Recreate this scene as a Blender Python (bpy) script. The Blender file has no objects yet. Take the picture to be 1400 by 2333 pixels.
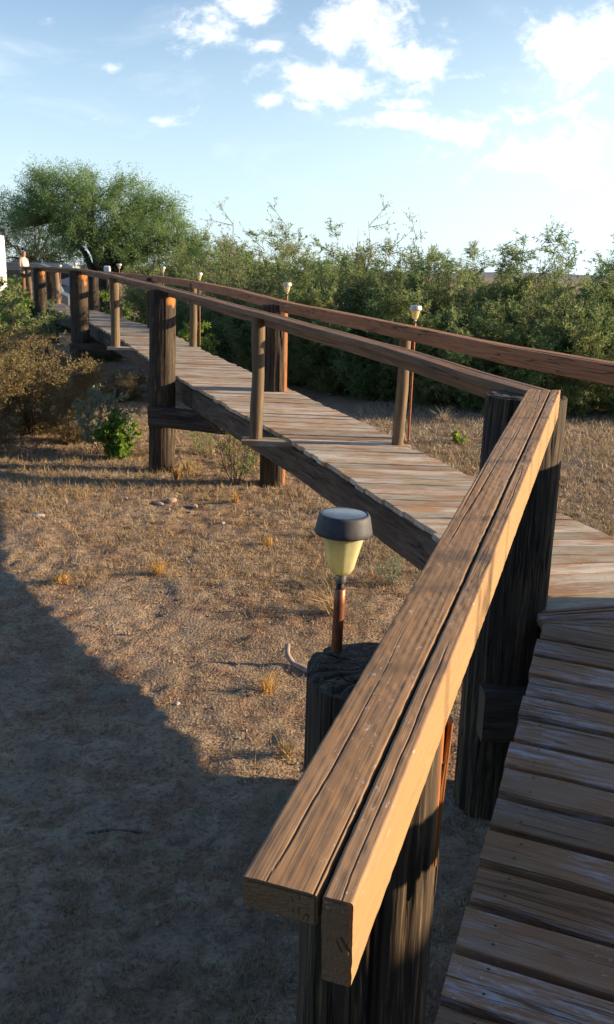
import bpy, math, random
import numpy as np
from mathutils import Matrix, Vector
rad = math.radians
random.seed(7); RNG = np.random.default_rng(7)
S = bpy.context.scene
# ------------------------------------------------------------------ camera
W, H, FPX, PITCH, ROLL, CZ = 1400., 2333., 2000., 15.3, 1.5, 2.5
cam = bpy.data.objects.new('camera', bpy.data.cameras.new('camera'))
S.collection.objects.link(cam); S.camera = cam
cam.matrix_world = Matrix.Translation((0, 0, CZ)) @ Matrix.Rotation(rad(90 - PITCH), 4, 'X') @ Matrix.Rotation(rad(ROLL), 4, 'Z')
cam.data.sensor_fit = 'VERTICAL'; cam.data.sensor_height = 36; cam.data.lens = 36 * FPX / H
cam.data.clip_start = .02; cam.data.clip_end = 9000
S.render.resolution_x, S.render.resolution_y = 614, 1024
R3 = np.array(cam.matrix_world.to_3x3())
def ray(x, y): return R3 @ np.array([(x - W / 2) / FPX, -(y - H / 2) / FPX, -1.])
def at_y(x, y, D): d = ray(x, y); return d * (D / d[1]) + [0, 0, CZ]       # photo pixel -> point D metres ahead
def at_z(x, y, z): d = ray(x, y); return d * ((z - CZ) / d[2]) + [0, 0, CZ]  # photo pixel -> point at height z
# ------------------------------------------------------------------ light
SUN_EL, SUN_AZ = 14.6, 89.0          # azimuth clockwise from the viewing direction (+y)
sd = bpy.data.lights.new('sun', 'SUN'); sd.energy = 5.0; sd.angle = rad(.5); sd.color = (1, .78, .52)
so = bpy.data.objects.new('sun', sd); S.collection.objects.link(so)
dv = Vector((math.sin(rad(SUN_AZ)) * math.cos(rad(SUN_EL)), math.cos(rad(SUN_AZ)) * math.cos(rad(SUN_EL)), math.sin(rad(SUN_EL))))
so.rotation_euler = dv.to_track_quat('Z', 'Y').to_euler()
S.view_settings.view_transform = 'Standard'; S.view_settings.look = 'None'
S.view_settings.exposure = 1.05; S.view_settings.gamma = 1

class NT:
    def __init__(s, tree): s.t = tree; s.n = tree.nodes; s.l = tree.links
    def node(s, typ, props=None, **inp):
        n = s.n.new(typ)
        for k, v in (props or {}).items(): setattr(n, k, v)
        for k, v in inp.items():
            key = int(k[1:]) if k[0] == 'i' and k[1:].isdigit() else k.replace('_', ' ')
            s.set(n.inputs[key], v)
        return n
    def set(s, sock, v):
        if isinstance(v, bpy.types.NodeSocket): s.l.new(v, sock)
        else:
            if hasattr(sock.default_value, '__len__') and hasattr(v, '__len__') and len(v) == 3 and len(sock.default_value) == 4: v = (*v, 1)
            sock.default_value = v
    def m(s, op, a, b=0., c=0., clamp=False):
        n = s.n.new('ShaderNodeMath'); n.operation = op; n.use_clamp = clamp
        s.set(n.inputs[0], a); s.set(n.inputs[1], b)
        if op in ('MULTIPLY_ADD', 'COMPARE'): s.set(n.inputs[2], c)
        return n.outputs[0]
    def v(s, op, a, b): 
        n = s.n.new('ShaderNodeVectorMath'); n.operation = op; s.set(n.inputs[0], a); s.set(n.inputs[1], b)
        return n.outputs[0]
    def mix(s, f, a, b, mode='MIX'):
        n = s.n.new('ShaderNodeMix'); n.data_type = 'RGBA'; n.blend_type = mode
        s.set(n.inputs[0], f); s.set(n.inputs[6], a); s.set(n.inputs[7], b); return n.outputs[2]
    def ss(s, x, lo, hi, a=0., b=1.):
        n = s.n.new('ShaderNodeMapRange'); n.interpolation_type = 'SMOOTHSTEP'
        for i, q in enumerate((x, lo, hi, a, b)): s.set(n.inputs[i], q)
        return n.outputs[0]
    def noise(s, vec, scale, detail=4, rough=.55, dist=0.):
        if hasattr(scale, '__len__'): vec = s.v('MULTIPLY', vec, scale); scale = 1.
        n = s.node('ShaderNodeTexNoise', Vector=vec, Scale=scale, Detail=detail, Roughness=rough, Distortion=dist)
        return n.outputs[0]
    def attr(s, name): return s.node('ShaderNodeAttribute', {'attribute_name': name}).outputs
    def bump(s, h, strength, dist, normal=None):
        n = s.node('ShaderNodeBump', Height=h, Strength=strength, Distance=dist)
        if normal: s.l.new(normal, n.inputs['Normal'])
        return n.outputs[0]

# ------------------------------------------------------------------ sky with clouds
world = bpy.data.worlds.new('World'); S.world = world; world.use_nodes = True
t = NT(world.node_tree); t.n.clear()
sky = t.node('ShaderNodeTexSky', {'sky_type': 'NISHITA', 'sun_disc': False, 'sun_elevation': rad(SUN_EL), 'sun_rotation': rad(SUN_AZ),
      'air_density': 1.0, 'dust_density': 1.0, 'ozone_density': 1.6, 'altitude': 400})
gen = t.node('ShaderNodeTexCoord').outputs['Generated']
sp = t.node('ShaderNodeSeparateXYZ', Vector=gen).outputs
yy = t.m('MAXIMUM', sp[1], .02)
ca, cb = t.m('DIVIDE', sp[0], yy), t.m('DIVIDE', sp[2], yy)
blobs = [(480, 60, 75, 38, 1), (560, 20, 60, 35, .95), (590, 100, 55, 16, .8), (830, 50, 95, 65, 1.1), (930, 145, 75, 40, 1.1), (990, 90, 30, 40, .6),
         (755, 190, 95, 42, 1.1), (620, 222, 28, 14, .9), (700, 240, 40, 12, .7), (880, 275, 85, 16, .95), (900, 237, 60, 10, .7), (1275, 130, 65, 75, 1.0), (1370, 90, 60, 55, 1.0), (1290, 225, 32, 40, .9),
         (1165, 258, 85, 26, .8), (1060, 300, 90, 22, .85), (1150, 350, 130, 34, .7), (1330, 340, 130, 60, .85), (1060, 175, 50, 12, .7), (1155, 203, 16, 14, .8),
         (250, 155, 34, 10, .75), (380, 278, 50, 12, .62), (100, 50, 28, 8, .4), (165, 255, 40, 8, .45), (240, 270, 50, 8, .4), (1350, 220, 40, 14, .7)]
msk = None
for (px, py, sx, sy, amp) in blobs:
    d = ray(px, py); a0, b0 = float(d[0] / d[1]), float(d[2] / d[1])
    u = t.m('MULTIPLY', t.m('SUBTRACT', ca, a0), FPX / sx); w = t.m('MULTIPLY', t.m('SUBTRACT', cb, b0), FPX / sy)
    g = t.m('MULTIPLY', t.m('EXPONENT', t.m('MULTIPLY', t.m('ADD', t.m('MULTIPLY', u, u), t.m('MULTIPLY', w, w)), -.55)), amp)
    msk = g if msk is None else t.m('MAXIMUM', msk, g)
cv = t.node('ShaderNodeCombineXYZ', X=ca, Y=t.m('MULTIPLY', cb, 1.5)).outputs[0]
n1 = t.noise(cv, 13., 8, .6, .6); n2 = t.noise(cv, 45., 6, .65, .4)
cl = t.m('ADD', t.m('ADD', msk, t.m('MULTIPLY', t.m('SUBTRACT', n1, .5), 2.3)), t.m('MULTIPLY', t.m('SUBTRACT', n2, .5), 1.3))
cl = t.m('POWER', t.ss(cl, .26, 1.30), 1.25)
thin = t.m('MULTIPLY', t.ss(t.noise(t.v('MULTIPLY', cv, (1, 2.2, 1)), 5., 7, .6, .5), .5, .8), .22)
cl = t.m('MAXIMUM', cl, thin)
front = t.ss(sp[1], .05, .3)
cl = t.m('MULTIPLY', cl, front)
veil = t.m('MULTIPLY', t.m('ADD', t.m('MULTIPLY', t.ss(sp[2], .42, -.02), .62), t.m('MULTIPLY', t.ss(ca, -.20, .60, 0, .55), t.ss(sp[2], .42, .08))), front, 0., True)
base = t.mix(1., sky.outputs[0], (.86, 1.08, 1.32, 1), 'MULTIPLY')
base = t.mix(veil, base, (7.1, 8.6, 9.2, 1))
SKYC = t.mix(t.m('MULTIPLY', cl, .9), base, (11.6, 11.4, 11.3, 1))
bg = t.node('ShaderNodeBackground', Color=SKYC, Strength=.071)
t.l.new(bg.outputs[0], t.node('ShaderNodeOutputWorld').inputs[0])

# ------------------------------------------------------------------ helpers
col = S.collection
def tag(o, label=None, cat=None, group=None, kind=None):
    for k, v in (('label', label), ('category', cat), ('group', group), ('kind', kind)):
        if v: o[k] = v
    return o
def empty(name, loc=(0, 0, 0), label=None, cat=None, group=None):
    o = bpy.data.objects.new(name, None); col.objects.link(o); o.location = loc; o.empty_display_size = .1
    return tag(o, label, cat, group)
def _h(i, j, k):
    i = i.astype(np.uint32); j = j.astype(np.uint32); k = k.astype(np.uint32)
    h = i * np.uint32(374761393) + j * np.uint32(668265263) + k * np.uint32(2147483647 - 58)
    h = (h ^ (h >> np.uint32(13))) * np.uint32(1274126177); h ^= h >> np.uint32(16)
    return (h & np.uint32(0xffff)).astype(float) / 32767.5 - 1
def vn(x, y, z=0.):                       # value noise, about -1..1
    x, y, z = np.broadcast_arrays(np.asarray(x, float), np.asarray(y, float), np.asarray(z, float))
    xi, yi, zi = np.floor(x).astype(np.int64), np.floor(y).astype(np.int64), np.floor(z).astype(np.int64)
    fx, fy, fz = x - xi, y - yi, z - zi
    s = lambda q: q * q * q * (q * (q * 6 - 15) + 10)
    fx, fy, fz = s(fx), s(fy), s(fz); r = 0
    for a in (0, 1):
        for b in (0, 1):
            for c in (0, 1):
                r = r + _h(xi + a, yi + b, zi + c) * (fx if a else 1 - fx) * (fy if b else 1 - fy) * (fz if c else 1 - fz)
    return r
def fbm(x, y, z=0., o=4):
    r = 0; a = .5
    for k in range(o): r = r + a * vn(x * 2 ** k + 17 * k, y * 2 ** k + 5 * k, np.asarray(z) * 2 ** k); a *= .5
    return r
def sstep(x, a, b):
    q = np.clip((x - a) / (b - a), 0, 1); return q * q * (3 - 2 * q)

class MB:                                  # collects pieces into ONE mesh
    def __init__(s): s.V = []; s.F = []; s.sm = []; s.at = {'wc': [], 'rnd': [], 'crk': [], 'bare': []}; s.n = 0
    def add(s, V, F, smooth=False, wc=None, rnd=0., crk=0., bare=0.):
        V = np.asarray(V, float).reshape(-1, 3); m = len(V)
        s.V.append(V)
        s.F += [tuple(int(i) + s.n for i in f) for f in F]; s.sm += [smooth] * len(F)
        s.at['wc'].append(V.copy() if wc is None else np.asarray(wc, float).reshape(-1, 3))
        for k, q in (('rnd', rnd), ('crk', crk), ('bare', bare)):
            s.at[k].append(np.broadcast_to(np.asarray(q, float).ravel(), (m,)).copy() if np.ndim(q) else np.full(m, float(q)))
        s.n += m
    def build(s, name, mat, parent=None, origin=(0, 0, 0)):
        me = bpy.data.meshes.new(name); V = np.concatenate(s.V) - np.array(origin)
        me.from_pydata(V.tolist(), [], s.F)
        me.polygons.foreach_set('use_smooth', np.array(s.sm, bool))
        a = me.attributes.new('wc', 'FLOAT_VECTOR', 'POINT'); a.data.foreach_set('vector', np.concatenate(s.at['wc']).ravel())
        for k in ('rnd', 'crk', 'bare'):
            a = me.attributes.new(k, 'FLOAT', 'POINT'); a.data.foreach_set('value', np.concatenate(s.at[k]))
        me.update(); me.materials.append(mat)
        o = bpy.data.objects.new(name, me); col.objects.link(o); o.location = origin
        if parent: o.parent = parent
        return o
def rect_ring(w, h, b=.004, nx=1, ny=1):   # rounded rectangle outline, centred; returns pts and outward normals
    P = []; Nn = []
    hw, hh = w / 2, h / 2
    def side(p0, p1, n, nrm):
        for i in range(n): 
            q = i / n; P.append((p0[0] + (p1[0] - p0[0]) * q, p0[1] + (p1[1] - p0[1]) * q)); Nn.append(nrm)
    d = .7071
    side((-hw + b, -hh), (hw - b, -hh), nx, (0, -1)); P.append((hw - b, -hh)); Nn.append((0.3, -.95)); P.append((hw - b * .3, -hh + b * .3)); Nn.append((d, -d))
    side((hw, -hh + b), (hw, hh - b), ny, (1, 0)); P.append((hw, hh - b)); Nn.append((.95, .3)); P.append((hw - b * .3, hh - b * .3)); Nn.append((d, d))
    side((hw - b, hh), (-hw + b, hh), nx, (0, 1)); P.append((-hw + b, hh)); Nn.append((-.3, .95)); P.append((-hw + b * .3, hh - b * .3)); Nn.append((-d, d))
    side((-hw, hh - b), (-hw, -hh + b), ny, (-1, 0)); P.append((-hw, -hh + b)); Nn.append((-.95, -.3)); P.append((-hw + b * .3, -hh + b * .3)); Nn.append((-d, -d))
    return np.array(P), np.array(Nn)
def circ_ring(r, n, sq=0.):
    a = np.linspace(0, 2 * math.pi, n, endpoint=False)
    k = 1 + sq * (np.abs(np.cos(2 * a)) * -1 + .5) * -.12 if sq else 1
    k = 1 - sq * .10 * np.cos(4 * a)
    return np.c_[np.cos(a) * r * k, np.sin(a) * r * k], np.c_[np.cos(a), np.sin(a)]
def resample(path, step):
    P = np.array(path, float); L = np.r_[0, np.cumsum(np.linalg.norm(np.diff(P, axis=0), axis=1))]
    n = max(2, int(L[-1] / step) + 1); u = np.linspace(0, L[-1], n)
    return np.c_[[np.interp(u, L, P[:, i]) for i in range(3)]].T, u
def sweep(mb, path, ring, step=.25, off=(0, 0), disp=None, vert=False, smooth=False, wob=0., rnd=None, taper=None, bare=None, miter=(0, 0), side_fix=None):
    pts, nr = ring; Q, u = resample(path, step); n = len(u); k = len(pts)
    T = np.gradient(Q, axis=0); T /= np.linalg.norm(T, axis=1)[:, None]
    if vert: sd_ = np.tile([1., 0, 0], (n, 1)); up = np.tile([0, 1., 0], (n, 1))
    else:
        sd_ = np.cross(T, [0, 0, 1.]); sd_ /= np.linalg.norm(sd_, axis=1)[:, None]; up = np.cross(sd_, T)
    rnd = RNG.random() if rnd is None else rnd; seed = RNG.random(3) * 50
    s = pts[:, 0][None] + off[0]; tt = pts[:, 1][None] + off[1]
    U = u[:, None] * np.ones((1, k)); s = s * np.ones((n, 1)); tt = tt * np.ones((n, 1))
    if taper is not None: g = np.interp(u / u[-1], [0, 1], taper)[:, None]; s = s * g; tt = tt * g
    if wob:
        s = s + wob * vn(U * 1.7 + seed[0], seed[1]); tt = tt + wob * vn(U * 1.7 + seed[2], seed[0])
    crk = 0.; d = 0.
    if disp: d, crk = disp(U + seed[0], s + seed[1], tt + seed[2])
    s2 = s + nr[:, 0][None] * d; t2 = tt + nr[:, 1][None] * d
    Ush = U.copy()
    m0 = np.zeros((n, 1)); m0[0] = miter[0]; m0[-1] = miter[1]
    V = Q[:, None, :] + sd_[:, None, :] * s2[..., None] + up[:, None, :] * t2[..., None] + T[:, None, :] * (m0 * s2)[..., None]
    wc = np.stack([Ush + seed[0], s + seed[1], tt + seed[2]], -1)
    F = [(i * k + j, i * k + (j + 1) % k, (i + 1) * k + (j + 1) % k, (i + 1) * k + j) for i in range(n - 1) for j in range(k)]
    bz = bare(V) if bare else 0.
    mb.add(V, F, smooth, wc, rnd, crk if disp else 0., bz)
    for e, rev in ((0, True), (n - 1, False)):
        c = V[e].mean(0); f = [(j, (j + 1) % k, k) for j in range(k)]
        if rev: f = [q[::-1] for q in f]
        w2 = np.r_[wc[e], wc[e].mean(0)[None]]; w2 = w2[:, [1, 2, 0]] * [1, .05, .3]
        mb.add(np.r_[V[e], c[None]], f, False, w2, rnd, .0, 0.)
def box_quad(mb, a0, a1, b0, b1, th, rnd=None, jz=0., nseg=6, bev=.004):
    # board between left points a0,a1 and right points b0,b1 (top face), thickness th, worn corners
    rnd = RNG.random() if rnd is None else rnd; seed = RNG.random(3) * 60
    a0, a1, b0, b1 = map(np.array, (a0, a1, b0, b1))
    L = np.linalg.norm((b0 + b1) / 2 - (a0 + a1) / 2)
    V = []; WC = []
    tw = np.random.default_rng(int(rnd * 1e6)).normal(0, .002, 4)
    for i in range(nseg + 1):
        q = i / nseg; e0 = a0 + (b0 - a0) * q; e1 = a1 + (b1 - a1) * q; wv = e1 - e0; wl = np.linalg.norm(wv) + 1e-9; wn = wv / wl
        b = min(bev, wl * .3); jit = RNG.normal(0, .0016, 2)
        sag = tw[0] + tw[1] * q
        z = np.array([0, 0, 1.])
        sec = [(e0 + wn * (b + jit[0]), 0), (e1 - wn * (b + jit[1]), 0), (e1 + wn * jit[1], -b), (e1 + wn * jit[1], -th), (e0 - wn * jit[0], -th), (e0 - wn * jit[0], -b)]
        for p, dz in sec: V.append(p + z * (dz + sag + jz)); WC.append((q * L + seed[0], np.dot(p - e0, wn) + seed[1], dz + seed[2]))
    k = 6; F = [(i * k + j, i * k + (j + 1) % k, (i + 1) * k + (j + 1) % k, (i + 1) * k + j) for i in range(nseg) for j in range(k)]
    F = [f[::-1] for f in F]
    F.append(tuple(range(k))); F.append(tuple(range(nseg * k, nseg * k + k))[::-1])
    mb.add(V, F, False, WC, rnd)
def box(mb, c, sz, rz=0., bev=.0, rnd=None):
    x, y, z = [q / 2 for q in sz]; ca_, sa_ = math.cos(rz), math.sin(rz)
    V = np.array([(i * x, j * y, k * z) for k in (-1, 1) for j in (-1, 1) for i in (-1, 1)])
    V = np.c_[V[:, 0] * ca_ - V[:, 1] * sa_, V[:, 0] * sa_ + V[:, 1] * ca_, V[:, 2]] + np.array(c)
    mb.add(V, [(0, 2, 3, 1), (4, 5, 7, 6), (0, 1, 5, 4), (2, 6, 7, 3), (0, 4, 6, 2), (1, 3, 7, 5)], False, None, RNG.random() if rnd is None else rnd)
def lathe(mb, c, prof, n=24, rib=None, axis=None, smooth=True):
    a = np.linspace(0, 2 * math.pi, n, endpoint=False); V = []
    for r, z in prof:
        k = np.ones(n) if rib is None or r < 1e-4 else 1 + rib * np.cos(a * (n // 6))
        V += [(c[0] + r * kk * math.cos(q), c[1] + r * kk * math.sin(q), c[2] + z) for q, kk in zip(a, k)]
    F = [(i * n + j, i * n + (j + 1) % n, (i + 1) * n + (j + 1) % n, (i + 1) * n + j) for i in range(len(prof) - 1) for j in range(n)]
    F += [tuple(range(n))[::-1], tuple(range((len(prof) - 1) * n, len(prof) * n))]
    mb.add(V, F, smooth)
def quads_mesh(name, V, nper, mat, attrs, parent=None, smooth=False, loc=(0, 0, 0)):
    m = len(V) // nper; me = bpy.data.meshes.new(name)
    me.vertices.add(len(V)); me.vertices.foreach_set('co', np.asarray(V, np.float32).ravel())
    me.loops.add(len(V)); me.loops.foreach_set('vertex_index', np.arange(len(V), dtype=np.int32))
    me.polygons.add(m); me.polygons.foreach_set('loop_start', np.arange(0, len(V), nper, dtype=np.int32))
    try: me.polygons.foreach_set('loop_total', np.full(m, nper, np.int32))
    except Exception: pass
    for k, q in attrs.items():
        a = me.attributes.new(k, 'FLOAT', 'POINT'); a.data.foreach_set('value', np.repeat(np.asarray(q, np.float32), nper))
    me.update(calc_edges=True); me.materials.append(mat)
    o = bpy.data.objects.new(name, me); col.objects.link(o); o.location = loc
    if parent: o.parent = parent
    return o

# ------------------------------------------------------------------ materials
def new_mat(name):
    m = bpy.data.materials.new(name); m.use_nodes = True; t = NT(m.node_tree)
    b = next(n for n in t.n if n.type == 'BSDF_PRINCIPLED'); b.inputs['Specular IOR Level'].default_value = .3
    return m, t, b
def wood(name, dark, mid, lite, blotch=None, blotch_amt=.5, paint=None, paint_amt=0., flecks=0., var=.25, rough=.75, bump=.5, crack=1., gs=60., bare=None, gray=None, fine=1.):
    m, t, b = new_mat(name)
    wc = t.attr('wc')[1]; rn = t.attr('rnd')[2]; ck = t.attr('crk')[2]
    warp = t.v('ADD', wc, t.v('MULTIPLY', t.node('ShaderNodeTexNoise', Vector=t.v('MULTIPLY', wc, (1.6, 5, 5)), Scale=1., Detail=2).outputs[1], (0, .018, .018)))
    g1 = t.noise(warp, (2.2, gs, gs), 6, .62); g2 = t.noise(warp, (5, gs * 4, gs * 4), 3, .6)
    c = t.mix(t.ss(g1, .32, .68), dark, mid); c = t.mix(t.ss(g2, .48, .78), c, lite)
    g0 = t.noise(warp, (.9, 14, 14), 3, .5); c = t.mix(t.ss(g0, .35, .7, 0, .4), c, tuple(q * .75 for q in mid))
    if gray: c = t.mix(t.ss(t.noise(wc, (1.3, 6, 6), 5, .6), .45, .62, 0, gray[1]), c, gray[0])
    if blotch: c = t.mix(t.ss(t.noise(t.v('ADD', wc, (9, 3, 1)), (2.6, 5, 5), 5, .62), .46, .60, 0, blotch_amt), c, blotch)
    if paint:
        pm = t.m('MULTIPLY', t.ss(t.noise(t.v('ADD', wc, (3, 8, 2)), (2.2, 4.5, 4.5), 3, .5), .42, .62), t.ss(t.noise(wc, (9, 60, 60), 6, .7), .42, .64))
        c = t.mix(t.m('MULTIPLY', pm, paint_amt), c, paint)
    if flecks:
        fm = t.m('MULTIPLY', t.ss(t.noise(wc, (60, 140, 140), 4, .7), .62, .67), t.ss(t.noise(wc, (3, 9, 9), 3), .42, .6))
        c = t.mix(t.m('MULTIPLY', fm, flecks), c, (.55, .52, .48))
    kn = t.node('ShaderNodeTexVoronoi', Vector=t.v('MULTIPLY', wc, (3.2, 9.5, 9.5)), Scale=1.).outputs[0]
    c = t.mix(t.ss(kn, .05, .10, .55, 0), c, tuple(q * .35 for q in mid))
    cr = t.m('ABSOLUTE', t.m('SUBTRACT', t.noise(warp, (.9, 24, 24), 2, .5), .5))
    cm = t.m('MULTIPLY', t.ss(cr, .004, .022, 1, 0), t.ss(t.noise(wc, (1.1, 6, 6), 2), .44, .56))
    cm = t.m('MULTIPLY', cm, crack)
    c = t.mix(t.m('MULTIPLY', cm, .75), c, tuple(q * .12 for q in dark))
    c = t.mix(t.m('MULTIPLY', ck, .8), c, tuple(q * .25 for q in dark))
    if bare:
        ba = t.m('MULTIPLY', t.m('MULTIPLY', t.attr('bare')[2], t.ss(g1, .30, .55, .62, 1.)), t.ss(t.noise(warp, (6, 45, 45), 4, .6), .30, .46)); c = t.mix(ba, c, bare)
    c = t.mix(1., c, t.node('ShaderNodeCombineColor', Red=t.m('MULTIPLY_ADD', rn, 2 * var, 1 - var), Green=t.m('MULTIPLY_ADD', rn, 2 * var, 1 - var), Blue=t.m('MULTIPLY_ADD', rn, 2.2 * var, 1 - var)).outputs[0], 'MULTIPLY')
    t.set(b.inputs['Base Color'], c); b.inputs['Roughness'].default_value = rough
    hgt = t.m('SUBTRACT', t.m('ADD', t.m('MULTIPLY', g1, .6), t.m('MULTIPLY', g2, .3 * fine)), t.m('MULTIPLY', cm, 1.4))
    t.set(b.inputs['Normal'], t.bump(hgt, bump, .006))
    return m
M = {}
M['rail'] = wood('stained_rail_wood', (.315, .180, .088), (.35, .203, .102), (.395, .24, .128), blotch=(.275, .165, .09), blotch_amt=.5, flecks=1., var=.05, bump=.32, gs=70, crack=.55, gray=((.38, .27, .18), .3), bare=(.36, .215, .095))  # bare tone carries fresher wood and sunlight painted onto the edge board's side
M['rail_far'] = wood('weathered_rail_wood', (.15, .075, .035), (.29, .155, .08), (.38, .23, .13), blotch=(.14, .09, .06), blotch_amt=.5, var=.12, gs=50)
M['rail_red'] = wood('reddish_rail_wood', (.24, .105, .045), (.42, .20, .09), (.52, .29, .15), blotch=(.28, .14, .07), blotch_amt=.4, var=.1, gs=50)
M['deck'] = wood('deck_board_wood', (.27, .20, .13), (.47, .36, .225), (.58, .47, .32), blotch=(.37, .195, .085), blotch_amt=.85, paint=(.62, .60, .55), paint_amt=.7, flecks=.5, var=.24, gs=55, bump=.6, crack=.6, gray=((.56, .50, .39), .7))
M['deck_brown'] = wood('brown_deck_board_wood', (.165, .078, .034), (.335, .165, .074), (.44, .25, .125), blotch=(.29, .14, .055), blotch_amt=.7, paint=(.44, .45, .48), paint_amt=.6, rough=.68, flecks=.6, var=.28, gs=55, bump=.7, crack=.8, gray=((.34, .25, .17), .35))  # bluish paint patches stand in for soft sky sheen on these boards
M['post'] = wood('dark_creosote_post', (.020, .014, .010), (.075, .050, .030), (.23, .155, .07), blotch=(.035, .026, .022), blotch_amt=.6, var=.18, bump=1., gs=34, crack=1., bare=(.50, .17, .035))
M['pole'] = wood('peeled_pole_wood', (.10, .065, .035), (.22, .15, .08), (.34, .25, .14), blotch=(.12, .08, .05), blotch_amt=.5, var=.15, gs=40)
M['beam'] = wood('aged_grey_beam', (.035, .025, .019), (.12, .085, .06), (.20, .15, .11), blotch=(.065, .042, .03), blotch_amt=.6, var=.12, bump=1., gs=26, crack=1.)
def plain(name, c, rough=.5, metal=0., var=0., scale=20., spec=.4, c2=None, trans=0.):
    m, t, b = new_mat(name); v = t.node('ShaderNodeTexCoord').outputs['Object']
    n = t.noise(v, scale, 5, .6)
    cc = t.mix(t.ss(n, .35, .65), c, c2 or tuple(q * (1 - var) for q in c)); t.set(b.inputs['Base Color'], cc)
    b.inputs['Roughness'].default_value = rough; b.inputs['Metallic'].default_value = metal; b.inputs['Specular IOR Level'].default_value = spec
    if trans: 
        tr = t.node('ShaderNodeBsdfTranslucent', Color=cc); mx = t.node('ShaderNodeMixShader', i0=trans, i1=b.outputs[0], i2=tr.outputs[0])
        out = next(q for q in t.n if q.type == 'OUTPUT_MATERIAL'); t.l.new(mx.outputs[0], out.inputs[0])
    return m
M['cap'] = plain('charcoal_plastic', (.075, .073, .078), .6, var=.3, scale=60)
M['silver_cap'] = plain('brushed_steel', (.62, .60, .56), .45, .3, var=.2, scale=40)
M['panel'] = plain('solar_glass', (.10, .13, .17), .25, var=.3, scale=40, spec=.7)
M['shade'] = plain('yellowed_plastic', (.93, .89, .58), .4, var=.10, scale=40, trans=.6)
M['collar'] = plain('dull_chrome', (.5, .48, .45), .3, .8, var=.3)
M['black'] = plain('black_rubber', (.012, .012, .013), .6)
M['copper'] = plain('weathered_copper', (.36, .13, .065), .45, .55, var=.5, scale=50, c2=(.22, .085, .05))
M['white'] = plain('white_paint', (.78, .78, .76), .5, var=.08, scale=3)
M['carpaint'] = plain('grey_paint', (.10, .12, .14), .35, .2)
M['glass'] = plain('dark_glass', (.02, .025, .03), .1, spec=.8)
M['silver'] = plain('silver_paint', (.30, .33, .36), .35, .2)
M['cloth'] = plain('pale_cloth', (.85, .80, .66), .9, var=.15, scale=12)
M['skin'] = plain('skin', (.42, .22, .14), .6)
M['trouser'] = plain('tan_trousers', (.22, .115, .06), .9, var=.3)
M['cap_cloth'] = plain('navy_cloth', (.02, .024, .035), .9)
M['stucco'] = plain('stucco', (.45, .36, .26), .95, var=.2, scale=8)
M['roof'] = plain('roof_shingle', (.14, .10, .08), .9, var=.4, scale=15)
M['bark'] = plain('mesquite_bark', (.085, .065, .05), .9, var=.5, scale=25)
M['twig'] = plain('grey_brown_twig', (.17, .13, .09), .9, var=.4, scale=25)
M['rock'] = plain('desert_rock', (.32, .21, .155), .9, var=.35, scale=22, c2=(.42, .32, .25))
M['pale_rock'] = plain('pale_quartz_rock', (.62, .56, .50), .8, var=.3, scale=30)
M['driftwood'] = plain('bleached_wood', (.38, .31, .28), .8, var=.3, scale=30)
M['hill'] = plain('desert_hill', (.16, .17, .17), 1., var=.25, scale=.01)

def leafmat(name, cols, trans=.35):
    m, t, b = new_mat(name); r = t.attr('rnd')[2]; c2 = t.attr('clump')[2]
    ramp = t.node('ShaderNodeValToRGB', Fac=t.m('ADD', t.m('MULTIPLY', r, .45), t.m('MULTIPLY', c2, .55)))
    cr = ramp.color_ramp; n = len(cols)
    while len(cr.elements) < n: cr.elements.new(.5)
    for i, (e, c) in enumerate(zip(cr.elements, cols)): e.position = i / (n - 1); e.color = (*c, 1)
    t.set(b.inputs['Base Color'], ramp.outputs[0]); b.inputs['Roughness'].default_value = .55
    tr = t.node('ShaderNodeBsdfTranslucent', Color=ramp.outputs[0]); mx = t.node('ShaderNodeMixShader', i0=trans, i1=b.outputs[0], i2=tr.outputs[0])
    out = next(q for q in t.n if q.type == 'OUTPUT_MATERIAL'); t.l.new(mx.outputs[0], out.inputs[0])
    return m
M['leaf_olive'] = leafmat('olive_leaves', [(.085, .14, .055), (.165, .24, .085), (.26, .33, .12), (.38, .40, .16), (.55, .46, .21)], .48)
M['leaf_green'] = leafmat('mesquite_leaves', [(.08, .15, .06), (.15, .25, .09), (.23, .33, .125), (.33, .42, .17)], .48)
M['leaf_dark'] = leafmat('dark_leaves', [(.03, .055, .025), (.05, .08, .035), (.09, .11, .05)])
M['leaf_bright'] = leafmat('bright_leaves', [(.07, .16, .03), (.15, .27, .045), (.27, .38, .07), (.44, .42, .09)], .45)
M['leaf_pale'] = leafmat('pale_grey_leaves', [(.16, .20, .12), (.30, .33, .22), (.45, .45, .32)])
M['straw'] = leafmat('dry_straw', [(.20, .12, .055), (.34, .22, .10), (.46, .33, .16), (.58, .46, .26)], .25)
M['straw_gray'] = leafmat('grey_straw', [(.20, .15, .10), (.33, .26, .175), (.46, .37, .26), (.60, .52, .39)], .2)
M['orange'] = leafmat('orange_straw', [(.42, .22, .05), (.60, .36, .10), (.72, .50, .20)], .3)
M['brush'] = leafmat('dry_brush_leaves', [(.13, .085, .04), (.22, .155, .065), (.26, .21, .08), (.16, .18, .06)], .25)

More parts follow.
